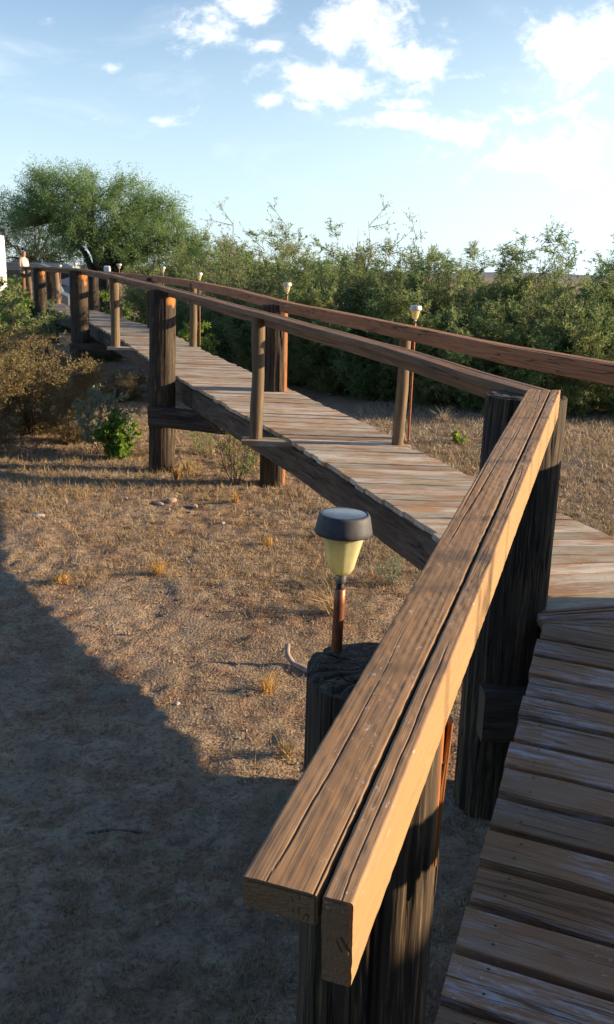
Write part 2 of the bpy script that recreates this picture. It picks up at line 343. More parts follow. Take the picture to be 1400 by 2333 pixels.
# ------------------------------------------------------------------ ground
def gz(x, y): 
    x = np.asarray(x, float); y = np.asarray(y, float)
    r = .05 * fbm(x * .35, y * .35, 3.) + .018 * fbm(x * 2.2, y * 2.2, 9.) + .007 * vn(x * 7, y * 7)
    r = r + .45 * sstep(y, 18, 34) * sstep(x + 12 + .0 * y, 0, 14) * 0
    return r
def axis_pts(a, b, fine, lo, hi, g=1.12):
    P = list(np.arange(a, b, fine)); s = fine; x = b
    while x < hi: P.append(x); s *= g; x += s
    P.append(hi); s = fine; x = a - fine; Q = []
    while x > lo: Q.append(x); s *= g; x -= s
    Q.append(lo); return np.array(Q[::-1] + P)
gx = axis_pts(-5, 6.5, .045, -4000, 4000, 1.09); gy = axis_pts(.8, 12, .045, -3000, 5000, 1.06)
X, Y = np.meshgrid(gx, gy); Z = gz(X, Y) * (np.hypot(X, Y) < 200) + .014 * vn(X * 11, Y * 11, 4.) * (np.hypot(X, Y) < 15) + .006 * vn(X * 22, Y * 22, 2.) * (np.hypot(X, Y) < 15)
nx, ny = len(gx), len(gy); I = np.arange(nx * ny).reshape(ny, nx)
F = np.stack([I[:-1, :-1], I[:-1, 1:], I[1:, 1:], I[1:, :-1]], -1).reshape(-1, 4)
m, t, b = new_mat('desert_soil')
oc = t.node('ShaderNodeTexCoord').outputs['Object']
a1 = t.noise(oc, .9, 5, .6); a2 = t.noise(oc, 5., 5, .65); a3 = t.noise(oc, 40., 5, .65); vo = t.node('ShaderNodeTexVoronoi', Vector=oc, Scale=55.).outputs
c = t.mix(t.ss(a1, .38, .62), (.27, .165, .105), (.38, .265, .175)); c = t.mix(t.ss(a2, .40, .66, 0, .7), c, (.42, .32, .21))
c = t.mix(t.ss(a3, .35, .5, .6, 0), c, (.09, .055, .036)); c = t.mix(t.ss(t.noise(t.v('ADD', oc, (7, 0, 0)), 14., 4, .6), .50, .62, 0, .45), c, (.15, .092, .06)); c = t.mix(t.ss(a3, .6, .75, 0, .5), c, (.44, .36, .27))
c = t.mix(t.ss(t.noise(t.v('ADD', oc, (40, 0, 0)), 1.7, 4), .5, .68, 0, .5), c, (.25, .215, .165))
t.set(b.inputs['Base Color'], c); b.inputs['Roughness'].default_value = .95; b.inputs['Specular IOR Level'].default_value = .1
hh = t.m('ADD', t.m('MULTIPLY', a3, .5), t.m('MULTIPLY', vo[0], .35))
t.set(b.inputs['Normal'], t.bump(hh, .8, .02))
me = bpy.data.meshes.new('ground'); me.from_pydata(np.c_[X.ravel(), Y.ravel(), Z.ravel()].tolist(), [], F.tolist())
me.polygons.foreach_set('use_smooth', np.ones(len(F), bool)); me.materials.append(m)
g = bpy.data.objects.new('ground', me); col.objects.link(g); tag(g, 'dry stony desert ground', None, None, 'structure'); del g['label']
# far hills
for k, (y0, h0, sd0) in enumerate(((2600, 16, 3.), (3600, 30, 9.))):
    xs = np.linspace(-3400, 3400, 160); V = []; F = []
    for j, (dy, q) in enumerate(((-500, 0), (-250, .55), (0, 1), (300, .6), (600, 0))):
        hz = (h0 * (.62 + .5 * fbm(xs / 420 + sd0, j * .15, sd0))) * q * (.35 + .65 * sstep(xs, -900, 1500)) - (3 if q == 0 else 0)
        V += list(zip(xs, np.full(160, y0 + dy), hz))
    F = [(j * 160 + i, j * 160 + i + 1, (j + 1) * 160 + i + 1, (j + 1) * 160 + i) for j in range(4) for i in range(159)]
    me = bpy.data.meshes.new('hills'); me.from_pydata(V, [], F); me.materials.append(M['hill']); o = bpy.data.objects.new('hills', me); col.objects.link(o); tag(o, kind='structure')

# ------------------------------------------------------------------ walkway
walk = empty('elevated_walkway', (1.0, 3.6, 0), 'long raised walkway of weathered boards with brown handrails, on thick dark posts over dry ground', 'walkway')
WL = np.array(walk.location)
def par(mb, name, mat, label=None):
    o = mb.build(name, M[mat]); o.parent = walk; o.matrix_parent_inverse = Matrix.Translation(-walk.location)
    if label: o['label'] = label
    return o
def dz(y): return 1.06 + .02 * min(max(0, y - 6), 17) - .0745 * max(0, 3.5 - y)
LE = np.array([(1.04, 3.55), (.76, 4.87), (.31, 6.24), (-.26, 7.78), (-.63, 8.65), (-1.65, 11.15), (-2.42, 13.2), (-3.35, 15.8), (-4.9, 19.6), (-6.75, 23.2), (-9.35, 28.6), (-12.6, 35)])
RE = np.array([(2.17, 3.84), (1.77, 4.88), (1.18, 6.43), (.9, 7.15), (.6, 8.15), (-.03, 9.88), (-.78, 11.8), (-1.6, 14), (-2.56, 16.8), (-3.7, 19.4), (-5.6, 23.1), (-8.2, 28.3), (-11.5, 34.8)])
AD = np.array([.345, .9386]); AP = np.array([.9386, -.345]); AW = .98
xl = lambda y: np.interp(y, LE[:, 1], LE[:, 0])
def rhit(p, th):
    d = np.array([math.cos(th), math.sin(th)]); best = None
    for i in range(len(RE) - 1):
        a, e = RE[i], RE[i + 1] - RE[i]; M2 = np.array([[d[0], -e[0]], [d[1], -e[1]]])
        try: q = np.linalg.solve(M2, a - p)
        except Exception: continue
        if q[0] > .2 and -.001 <= q[1] <= 1.001 and (best is None or q[0] < best): best = q[0]
    return p + d * (best or 1.0)
bound = []                                     # board edges: (left point, right point)
L0 = np.array([1.04, 3.55])
for i in range(34, 0, -1):                     # span under the camera
    l = L0 - AD * .158 * i; bound.append((l, l + AP * AW))
nA = len(bound)
Ra = L0 + AP * AW; oc_ = np.array([2.17, 3.84]); Rb = rhit(L0 + [0, .08], rad(16))
for i in range(6):                             # tapered boards turning the corner
    q = i / 5 * 1.9; r = Ra + (oc_ - Ra) * min(q, 1) if q <= 1 else oc_ + (Rb - oc_) * (q - 1) / .9
    bound.append((L0 + np.array([0, .024 * i]) - AD * .02, r))
nF = len(bound)
y = 3.68
while y < 30.6:
    th = rad(np.interp(y, [3.6, 4.6, 5.6, 7.5, 12, 20], [15, 8, 0, -4, -4, -2]))
    p = np.array([xl(y), y]); bound.append((p, rhit(p, th))); y += .150 * RNG.uniform(.96, 1.04)
nodes_y = {'a': nA, 'b': nF}
def deck(i0, i1, name='deck'):
    mb = MB()
    for i in range(i0, i1):
        (l0, r0), (l1, r1) = bound[i], bound[i + 1]
        u = (r0 - l0) / (np.linalg.norm(r0 - l0) + 1e-9); o0, o1 = RNG.uniform(-.012, .028, 2) if i >= nF else RNG.uniform(-.004, .012, 2) if i < nA - 1 else (0., .01)
        g0 = RNG.uniform(.010, .015) if i < nA - 1 else .004 if i < nF else RNG.uniform(.003, .006)
        def lerp(a, b_, d): n_ = np.linalg.norm(b_ - a); return a + (b_ - a) * min(.3, d / (n_ + 1e-9))
        a0, a1, b0, b1 = lerp(l0, l1, g0), lerp(l1, l0, g0), lerp(r0, r1, g0), lerp(r1, r0, g0)
        a0, a1 = a0 - u * o0, a1 - u * o0; b0, b1 = b0 + u * o1, b1 + u * o1
        P = [np.array([*q, dz(q[1])]) for q in (a0, a1, b0, b1)]
        box_quad(mb, *P, .036, jz=0. if nA - 1 <= i < nF else RNG.uniform(-.003, .003))
        if 8 < i < nF + 26:                    # nail heads
            for q in (.09, .52, .92):
                for w in (.28, .72):
                    p = (l0 + (r0 - l0) * q) * (1 - w) + (l1 + (r1 - l1) * q) * w + RNG.normal(0, .006, 2); aa = np.linspace(0, 2 * math.pi, 7)[:-1]
                    if np.linalg.norm(l1 - l0) > .1: mb.add(np.c_[p[0] + .0045 * np.cos(aa), p[1] + .0045 * np.sin(aa), np.full(6, dz(p[1]) + .0075)], [tuple(range(6))], False, None, 0., 1.)
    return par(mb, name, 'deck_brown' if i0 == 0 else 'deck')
n1_ = next(i for i in range(nF, len(bound)) if bound[i][0][1] > 11); n2_ = next(i for i in range(nF, len(bound)) if bound[i][0][1] > 18); n3_ = next(i for i in range(nF, len(bound)) if bound[i][0][1] > 23)
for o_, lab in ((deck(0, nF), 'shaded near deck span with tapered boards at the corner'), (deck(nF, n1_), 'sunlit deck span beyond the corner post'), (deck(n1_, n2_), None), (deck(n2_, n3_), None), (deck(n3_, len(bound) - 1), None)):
    if lab: o_['label'] = lab
def off2(P, d):                                # offset a polyline sideways in plan (positive = right)
    P = np.asarray(P, float); T = np.gradient(P[:, :2], axis=0); T /= np.linalg.norm(T, axis=1)[:, None]
    Q = P.copy(); Q[:, 0] += T[:, 1] * d; Q[:, 1] -= T[:, 0] * d; return Q
def timber_disp(U, s, t_):
    a = vn(U * .9, s * 26, t_ * 26) + .35 * vn(U * 2.5, s * 60, t_ * 60); ck = sstep(.09 - np.abs(a), 0, .09) * sstep(vn(U * .8, s * 7 + 3, t_ * 7), -.15, .25)
    return -.006 * ck + .003 * vn(U * 3, s * 18, t_ * 18) + .0035 * vn(U * 1.2, s * 4, t_ * 4), ck
# stringers
def pl(E, y0, y1, inset, zz):
    ys = np.linspace(y0, y1, 12); P = np.c_[np.interp(ys, E[:, 1], E[:, 0]), ys, [dz(q) + zz for q in ys]]; return off2(P, inset)
spans = [(3.75, 10.75), (10.78, 18.0), (18.05, 23.0), (23.05, 30.4)]
for (y0, y1) in spans:
    for E, ins in ((LE, .10), (RE, -.10)):
        if y0 < 4 and ins < 0: y0_ = 4.0
        else: y0_ = y0
        parts_ = [(y0_, y1, .25, None)] if ins > 0 else ([(y0_, 7.0, .335, (1., .38)), (7.0, y1, .12, None)] if y0 < 4 else [(y0_, y1, .16, None)])  # right stringer's depth and taper shaped to steer its shadow on the ground
        for ya, yb, hS, tp_ in parts_:
            mb = MB(); sweep(mb, pl(E, ya, yb, ins, -.08), rect_ring(.13, hS, .018, 4, 8), .05 if y0 < 15 else .2, off=(0, -hS / 2), disp=timber_disp, smooth=True, taper=tp_); par(mb, 'stringer', 'beam')
        mb = MB(); sweep(mb, pl(E, y0_, y1, ins * .72, -.0585), rect_ring(.06, .042, .004), .3); par(mb, 'nailing_strip', 'beam')
for d_, in ((.10,), (AW - .1,)):
    P = [np.r_[L0 + AP * d_ - AD * s_, dz((L0 + AP * d_ - AD * s_)[1]) - .205] for s_ in np.linspace(5.2, .02, 10)]
    mb = MB(); sweep(mb, P, rect_ring(.12, .25, .012, 3, 6), .08, disp=timber_disp, smooth=True); par(mb, 'stringer', 'beam')

# handrails: flat board outside, board on edge inside
def rail(path, inward, mat, hero=False, name='handrail', miter=(0, 0), label=None, hedge=.117):
    dsp = None
    if hero:
        def dsp(U, s, t_):
            wv = .007 * vn(U * 1.1, s * 7, t_ * 7)
            a = vn(U * .75, (s + wv) * 30, (t_ + wv) * 30); b_ = vn(U * 1.4 + 9, (s + wv) * 55, (t_ + wv) * 55)
            ck = np.maximum(sstep(.032 - np.abs(a), 0, .028) * sstep(vn(U * 1.1, s * 8, t_ * 8 + 4), .0, .2), .6 * sstep(.026 - np.abs(b_), 0, .026) * sstep(vn(U * 1.6 + 5, s * 10, t_ * 10), .15, .35))
            sc_, top_ = s - s.mean(), (t_ - t_.mean()) > .4 * (t_ - t_.mean()).max()
            for s0_, sd_ in (((-.014, 1.), (.017, 5.)) if sc_.max() > .03 else ((.001, 9.),)):
                ln = .8 * sstep((.0008 + .0009 * sstep(vn(U * 3.1, sd_ + 4), -.3, .5)) - np.abs(sc_ - s0_ - .0065 * vn(U * 2.3, sd_) - .0015 * vn(U * 14, sd_)), 0, .0011) * sstep(vn(U * 1.6, sd_ + 2), -.25, .05) * top_
                ck = np.maximum(ck, ln)
            g = vn(U * 3, (s + wv) * 170, (t_ + wv) * 170)
            return -.0026 * ck + .00035 * g + .0007 * vn(U * 5, s * 40, t_ * 40) + .0006 * vn(U * 60, s * 90, t_ * 90), ck
    sg = inward
    for nm, w, h, o_ in (('flat_board', .089, .042, (-sg * .0462, -.021)), ('edge_board', .035, hedge, (sg * .021, -hedge / 2 + .001))):
        if hero: rg = rect_ring(w, h, .0035, int(w / .0013), int(h / .0035)); st = .0065
        else: rg = rect_ring(w, h, .005, 2, 2); st = .12
        mb = MB(); sweep(mb, path, rg, st, off=o_, disp=dsp, smooth=hero, wob=.0 if hero else .004, miter=miter, bare=(lambda V, rg=rg: np.ones((V.shape[0], 1)) * sstep(rg[1][:, 0], .8, .97)[None]) if hero and nm == 'edge_board' else None)  # sun-facing side coloured lighter: fresher wood plus painted-in sun brightness
        ob = par(mb, 'handrail_' + nm, mat)
        if label: ob['label'] = label
        if hero:                               # end grain with growth rings on the sawn near end
            P0, P1 = np.array(path[0], float), np.array(path[1], float); T = (P1 - P0) / np.linalg.norm(P1 - P0); sd2 = np.cross(T, [0, 0, 1.]); sd2 /= np.linalg.norm(sd2); up2 = np.cross(sd2, T)
            nx_, ny_ = 90, 60; gs_, gt_ = np.meshgrid(np.linspace(-.5, .5, nx_) * (w - .006), np.linspace(-.5, .5, ny_) * (h - .006))
            cx_, cy_ = (.02, -.055) if nm == 'flat_board' else (-.035, .09)
            rr_ = np.hypot(gs_ - cx_, gt_ - cy_) + .0015 * vn(gs_ * 60, gt_ * 60, 1.); rg_ = .5 + .5 * np.sin(rr_ * 1500); an_ = np.arctan2(gt_ - cy_, gs_ - cx_)
            ck_ = sstep(.07 - np.abs(vn(an_ * 7 + 3, rr_ * 9, 4.)), 0, .06) * sstep(vn(an_ * 3, rr_ * 40, 8.), -.2, .2)
            Vg = P0 + sd2 * (gs_ + o_[0])[..., None] + up2 * (gt_ + o_[1])[..., None] + T * (-.0025 + .0016 * ck_ + .0006 * vn(gs_ * 400, gt_ * 400, 2.))[..., None]
            Fg = [(i * nx_ + j, i * nx_ + j + 1, (i + 1) * nx_ + j + 1, (i + 1) * nx_ + j) for i in range(ny_ - 1) for j in range(nx_ - 1)]
            mb = MB(); mb.add(Vg, Fg, True, np.stack([gs_ * .4, gt_, rr_ * .4], -1), .2, np.clip(.22 * rg_ + ck_, 0, 1)); eg = par(mb, 'end_grain', mat)
            eg.parent = ob; eg.matrix_parent_inverse = Matrix.Identity(4)
def pathpx(L): return [at_y(*q) for q in L]
A0 = np.array([.024, .805, 1.851]); A1 = at_y(1255, 889, 3.60)
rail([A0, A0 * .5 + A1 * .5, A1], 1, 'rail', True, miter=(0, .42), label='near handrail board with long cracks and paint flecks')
LP = [(1262, 893, 3.72), (1100, 852, 4.35), (900, 789, 5.3), (750, 750, 6.3), (592, 709, 7.65), (500, 684, 8.8), (380, 653, 10.95), (300, 635, 13.4), (240, 621, 15.6), (185, 612, 18.2), (92, 607, 23.0), (63, 607, 27.5), (52, 608, 30.5)]
LR = np.array(pathpx(LP)); LR[0, 2] -= .004
rail(LR[:7], 1, 'rail_far', miter=(-.35, 0)); rail(LR[6:10], 1, 'rail_far'); rail(LR[9:], 1, 'rail_far')
RP = [(1900, 905, 4.0), (1400, 830, 4.95), (1150, 788, 5.95), (925, 742, 7.4), (650, 688, 10.15), (520, 655, 12.6), (440, 640, 15.0), (352, 628, 18.3), (212, 617, 23.2), (130, 611, 27.), (98, 609, 30.6)]
RR = np.array(pathpx(RP)); RR[0] = (2.30, 3.86, RR[1][2])
rail(RR[:5], -1, 'rail_red', hedge=.112); rail(RR[4:8], -1, 'rail_red', hedge=.112); rail(RR[7:], -1, 'rail_red', hedge=.112)
oa = RR[0] * [1, 1, 0]; RA = [np.array([2.30, 3.84, RR[1][2]]), np.array([2.30, 3.84, RR[1][2]]) - np.r_[AD * 4.6, .0745 * 4.3]]
rail(RA[::-1], -1, 'rail_red', hedge=.112)

# posts
def post(c, r, z0, z1, hero=False, bare=None, sq=.35, label=None, ntop=0., lean=(0, 0)):
    n, st = (110, .02) if hero else (40, .06)
    def dsp(U, s, t_):
        k = 1 if hero else .8
        th = np.arctan2(t_ - np.floor(t_.mean() + .5) * 0 - t_.mean(), s - s.mean()) * r / .14
        a = vn(U * .55, th * 6.5, .3) ; b_ = vn(U * 1.1, th * 15, 7.)
        ck = np.maximum(sstep(.10 - np.abs(a), 0, .10) * sstep(vn(U * .6, th * 2, 5.), -.35, .1), .7 * sstep(.12 - np.abs(b_), 0, .12) * sstep(vn(U * .9, th * 3, 11.), -.1, .2))
        return (-.011 * ck + .004 * vn(U * .8, th * 8, 2.) + .0022 * vn(U * 2.2, th * 34, 2.) + .006 * vn(U * .7, th * 1.3, 9.)) * k, ck
    mb = MB(); c = np.array(c, float)
    path = [(c[0] + lean[0], c[1] + lean[1], z0), (c[0], c[1], z1)]
    sweep(mb, path, circ_ring(r, n, sq), st, disp=dsp, vert=True, smooth=True, bare=bare, taper=(1.05, 1.0))
    return par(mb, 'post', 'post', label)
def post_top(c, r, z):
    mb = MB(); k, n = 100, 26; a = np.linspace(0, 2 * math.pi, k, endpoint=False)[None] * np.ones((n, 1)); q = np.linspace(0, 1, n)[:, None] * np.ones((1, k))
    ck = sstep(.16 - np.abs(vn(np.cos(a) * 3.2 + c[0], np.sin(a) * 3.2, 1.)), 0, .13) * sstep(q + .25 * vn(np.cos(a) * 2, np.sin(a) * 2, 7.), .25, .6)
    ring = .5 + .5 * np.sin(q * r * 620 + 3 * vn(np.cos(a), np.sin(a), 3.))
    V = np.stack([c[0] + np.cos(a) * q * r, c[1] + np.sin(a) * q * r, z + .004 - .006 * ck + .0006 * ring + .003 * vn(np.cos(a) * q * 5, np.sin(a) * q * 5, 2.) - .008 * sstep(q, .9, 1.)], -1)
    F = [(i * k + j, (i + 1) * k + j, (i + 1) * k + (j + 1) % k, i * k + (j + 1) % k) for i in range(n - 1) for j in range(k)]
    wc = np.stack([q * r * .4, np.cos(a) * q * r * .6, np.sin(a) * q * r * .6], -1); mb.add(V, F, True, wc, .9, np.clip(ck + .25 * ring, 0, 1)); return par(mb, 'post_top', 'post')
def bare_top(z1, h=.22, ang=-.2, wid=1.1, c=(0, 0)):
    def f(V):
        a = np.arctan2(V[..., 1] - c[1], V[..., 0] - c[0]); da = np.abs((a - ang + math.pi) % (2 * math.pi) - math.pi)
        nz_ = .06 * vn(a * 7, V[..., 2] * 4)
        return sstep(h + nz_ - (z1 - V[..., 2]), 0, .03) * sstep(wid + .3 * vn(V[..., 2] * 9, 1.) - da, 0, .2)
    return f
pc = (.137, 1.46)
post(pc, .130, -.3, 1.803, True, lambda V: sstep(np.cos(np.arctan2(V[..., 1] - pc[1], V[..., 0] - pc[0]) + .42), .985, .997) * sstep(V[..., 2] + .06 * vn(V[..., 2] * 9, 2.), 1.42, 1.5) * .8, label='thick near post with splintered orange edge')
post_top(pc, .129, 1.805)
mb = MB()                                      # splinters standing off the near post
for k, (a, wd, z0_, z1_, br_) in enumerate(((-.30, .034, 1.44, 1.735, .75), (-.14, .030, 1.36, 1.70, .0), (-.44, .020, 1.48, 1.66, .5))):
    x0 = pc[0] + math.cos(a) * .129; y0 = pc[1] + math.sin(a) * .129
    sweep(mb, [(x0 - .009, y0, z0_), (x0 - .004, y0 - .001, (z0_ + z1_) / 2), (x0 + .001 + .001 * k, y0 - .002, z1_)], rect_ring(.010, wd, .003, 2, 3), .03, vert=True, wob=.004, taper=(1., .8), disp=lambda U, s, t_: (.003 * vn(U * 6, s * 90, t_ * 90), 0 * U), bare=lambda V, q=br_: np.full(V.shape[:2], q))
par(mb, 'splinters', 'post', 'orange splinters on the near post')
cc0 = at_y(1188, 1100, 3.80); post_top((cc0[0] - .015, cc0[1]), .168, 2.008); post((cc0[0] - .015, cc0[1] + .0), .174, -.3, 2.008, True, label='thick corner post under the rail joint')
postsL = [(371, 11.05, .165), (180, 18.35, .185), (91, 23.1, .155)]
for (px, D, r) in postsL:
    p = at_y(px, 640, D); zt = np.interp(D, LR[:, 1], LR[:, 2]) - .045
    post(p[:2], r, -.4, zt, D < 12, bare_top(zt, .21 if D < 12 else .27, -.62, .50, p[:2]), lean=(-.06 if D < 12 else -.02, 0))
postsR = [(628, 10.35, .155), (352, 18.5, .16), (212, 23.4, .15), (118, 29.6, .15)]
for (px, D, r) in postsR:
    p = at_y(px, 660, D); zt = np.interp(D, RR[:, 1], RR[:, 2]) - .05
    post(p[:2], r, -.4, zt, D < 12, (lambda V, q=p: sstep(np.cos(np.arctan2(V[..., 1] - q[1], V[..., 0] - q[0]) + .35), .88, .95) * .55) if D < 12 else None)
post((2.36, 3.75), .15, -.3, 1.97); post((1.15, .5), .13, -.3, 1.6); post((-.35, -1.2), .13, -.3, 1.5)
# crossbeams of the bents
def cross(p0, p1, z, h=.25, w=.14, ext=.16):
    p0 = np.array(p0, float); p1 = np.array(p1, float); d = (p1 - p0) / np.linalg.norm(p1 - p0)
    mb = MB(); sweep(mb, [(*(p0 - d * ext), z), (*(p1 + d * ext), z)], rect_ring(w, h, .015, 4, 6), .05, disp=timber_disp, smooth=True); par(mb, 'crossbeam', 'beam')
for (a, b_) in zip(postsL, postsR[:3]):
    p0 = at_y(a[0], 640, a[1])[:2]; p1 = at_y(b_[0], 660, b_[1])[:2]; zb = dz(a[1]) - .33 - .125
    d = (p1 - p0) / np.linalg.norm(p1 - p0); nrm = np.array([d[1], -d[0]])
    cross(p0 + nrm * (a[2] * .8 + .03), p1 + nrm * (b_[2] * .8 + .03), zb, .24, .13, .10 if a[1] < 12 else .2)
cross((cc0[0] - .12, cc0[1] - .21), (2.36, 3.6), dz(3.6) - .46, .24, .13, .02)
cross((pc[0] + .18, pc[1] + .0), (1.1, 1.1), dz(1.4) - .45, .22, .12, .0)
# small balusters with the ledge boards that carry them
def bal(px, Drail, foot, r, path, side, ledge=True):
    p = at_y(px, foot[1], Drail); zt = np.interp(Drail, path[:, 1], path[:, 2]) - .04
    zf = dz(Drail) - .01; fx = at_y(foot[0], foot[1], Drail)[0]; tx = at_y(px, 700, Drail)[0]
    def dsp(U, s, t_): return .006 * vn(U * 3, s * 7, t_ * 7) + .0015 * vn(U * 2, s * 60, t_ * 60), 0 * U
    mb = MB(); sweep(mb, [(fx, Drail, zf), ((fx + tx) / 2 + .008, Drail, (zf + zt) / 2), (tx, Drail, zt)], circ_ring(r, 20), .05, disp=dsp, vert=True, smooth=True); par(mb, 'baluster', 'pole')
    if ledge:
        mb = MB(); e = xl(Drail) if side < 0 else np.interp(Drail, RE[:, 1], RE[:, 0]); a_, b2 = sorted((fx + side * .12, e - side * .25)); th = -.04
        box_quad(mb, (a_, Drail - .10, zf), (a_, Drail + .07, zf), (b2, Drail - .10 + (b2 - a_) * th, zf), (b2, Drail + .07 + (b2 - a_) * th, zf), .045); par(mb, 'ledge', 'deck')
bal(590, 7.60, (584, 982), .058, LR, -1); bal(262, 14.7, (263, 771), .075, LR, -1); bal(68, 28.2, (70, 690), .09, LR, -1)
bal(928, 7.45, (906, 1003), .050, RR, 1); bal(441, 15.0, (440, 778), .062, RR, 1); bal(270, 20.8, (272, 720), .075, RR, 1); bal(130, 26.8, (132, 700), .10, RR, 1); bal(176, 25.0, (176, 705), .07, RR, 1, False)
bal(1290, .0 + 3.15, (1290, 1500), .05, RR, 1, False) if False else None

# ------------------------------------------------------------------ solar lamps
def lamp(base, h, s, label, first=[None], rot=0., tilt=0.):
    if first[0] is None or h < .2:
        pass
    r = empty('solar_lamp', base, label, 'garden lamp', 'solar lamps along the walkway')
    z = h
    def pt(name, prof, mat, n=28, rib=None, sm=True, parent=r, lc=(0, 0, 0)):
        mb = MB(); lathe(mb, lc, prof, n, rib, smooth=sm); o = mb.build(name, M[mat]); o.parent = parent; return o
    pt('pole', [(.0105, 0), (.0105, .02), (.0105, z - .03), (.0105, z), (.0085, z + .001), (.004, z + .001)], 'copper', 16)
    pt('neck', [(.0072, z - .01), (.0072, z + .014)], 'black', 14)
    pt('collar', [(.009, z + .0125), (.0105, z + .016), (.0105, z + .026), (.0095, z + .029), (.0105, z + .031), (.0105, z + .034)], 'collar', 16)
    zs = z + .030; k_ = s
    pt('lamp_shade', [(.009, zs), (.016 * s, zs + .003), (.0205 * s, zs + .012), (.0245 * s, zs + .03), (.030 * s, zs + .055), (.0345 * s, zs + .074), (.0345 * s, zs + .088), (.0335 * s, zs + .088), (.028 * s, zs + .055), (.019 * s, zs + .012), (.005, zs + .004)], 'shade', 48, .022)
    zc = zs + .078
    cp = pt('cap', [(.033 * s, zc), (.0465 * s, zc + .001), (.0475 * s, zc + .004), (.0465 * s, zc + .010), (.0425 * s, zc + .033), (.0408 * s, zc + .0375), (.0375 * s, zc + .039), (.0370 * s, zc + .0365)], 'cap' if h < .2 else 'silver_cap', 40)
    pt('solar_panel', [(.0368 * s, zc + .035), (.0368 * s, zc + .0378), (.0350 * s, zc + .0382)], 'panel', 32, parent=cp)
    r.rotation_euler = (rad(tilt), rad(rot), 0)
    return r
b0 = at_z(766, 1492, 1.80); lamp((b0[0], b0[1], 1.785), .148, 1.12, 'solar lamp with dark cap and yellow shade on the near post top', rot=1.2)
lmp = [(948, 7.62, 702, .28, 'small solar lamp beyond the far handrail, rightmost of the distant lamps'), (655, 10.5, 648, .30, 'solar lamp standing above the splintered red brown far side post'),
       (455, 15.2, 624, .3, 'small pale solar lamp over the slim far baluster between two thick posts'), (372, 18.7, 610, .34, 'tiny solar lamp above the far handrail, just right of the thick mid post'),
       (272, 21.2, 603, .34, 'tiny solar lamp right of the big tree trunk above the handrail'), (172, 25.2, 601, .34, 'tiny solar lamp left of the big tree trunk above the handrail'),
       (137, 28.2, 605, .3, 'most distant solar lamp, leftmost in the row on the handrail')]
for k, (px, D, py, h, lab) in enumerate(lmp):
    tp = at_y(px, py, D); hh_ = tp[2] - .155 - dz(D) + .01
    lamp((tp[0], tp[1], dz(D) - .01), hh_ + .03, 1.1 if D < 20 else 1.3, lab, rot=0)

# ------------------------------------------------------------------ plants
def orient(n, rng, d, spread):                 # directions around d
    v = d + rng.normal(0, spread, (n, 3)); return v / np.linalg.norm(v, axis=-1, keepdims=True)
def leaves(C, D, L, Wd, rng):                  # kite-shaped leaves: centres, long directions
    n = len(C); sdv = np.cross(D, rng.normal(0, 1, (n, 3))); sdv /= np.linalg.norm(sdv, axis=1)[:, None] + 1e-9
    L = (L * rng.uniform(.6, 1.3, n))[:, None]; Wd = (Wd * rng.uniform(.7, 1.2, n))[:, None]
    b = C; tp = C + D * L; mid = C + D * L * .45 
    return np.stack([b, mid + sdv * Wd / 2, tp, mid - sdv * Wd / 2], 1).reshape(-1, 3)
def tubes(A, B, r0, r1, k=4):                  # straight twig segments as prisms
    D = B - A; D = D / (np.linalg.norm(D, axis=1)[:, None] + 1e-9); X_ = np.cross(D, [.31, .2, .93]); X_ /= np.linalg.norm(X_, axis=1)[:, None] + 1e-9; Y_ = np.cross(D, X_)
    out = []; an = np.linspace(0, 2 * math.pi, k, endpoint=False); r0 = np.broadcast_to(r0, len(A)); r1 = np.broadcast_to(r1, len(A))
    for j in range(k):
        a, b = an[j], an[(j + 1) % k]
        o = lambda q: X_ * math.cos(q) + Y_ * math.sin(q)
        out.append(np.stack([A + o(a) * r0[:, None], A + o(b) * r0[:, None], B + o(b) * r1[:, None], B + o(a) * r1[:, None]], 1))
    return np.concatenate(out).reshape(-1, 3)
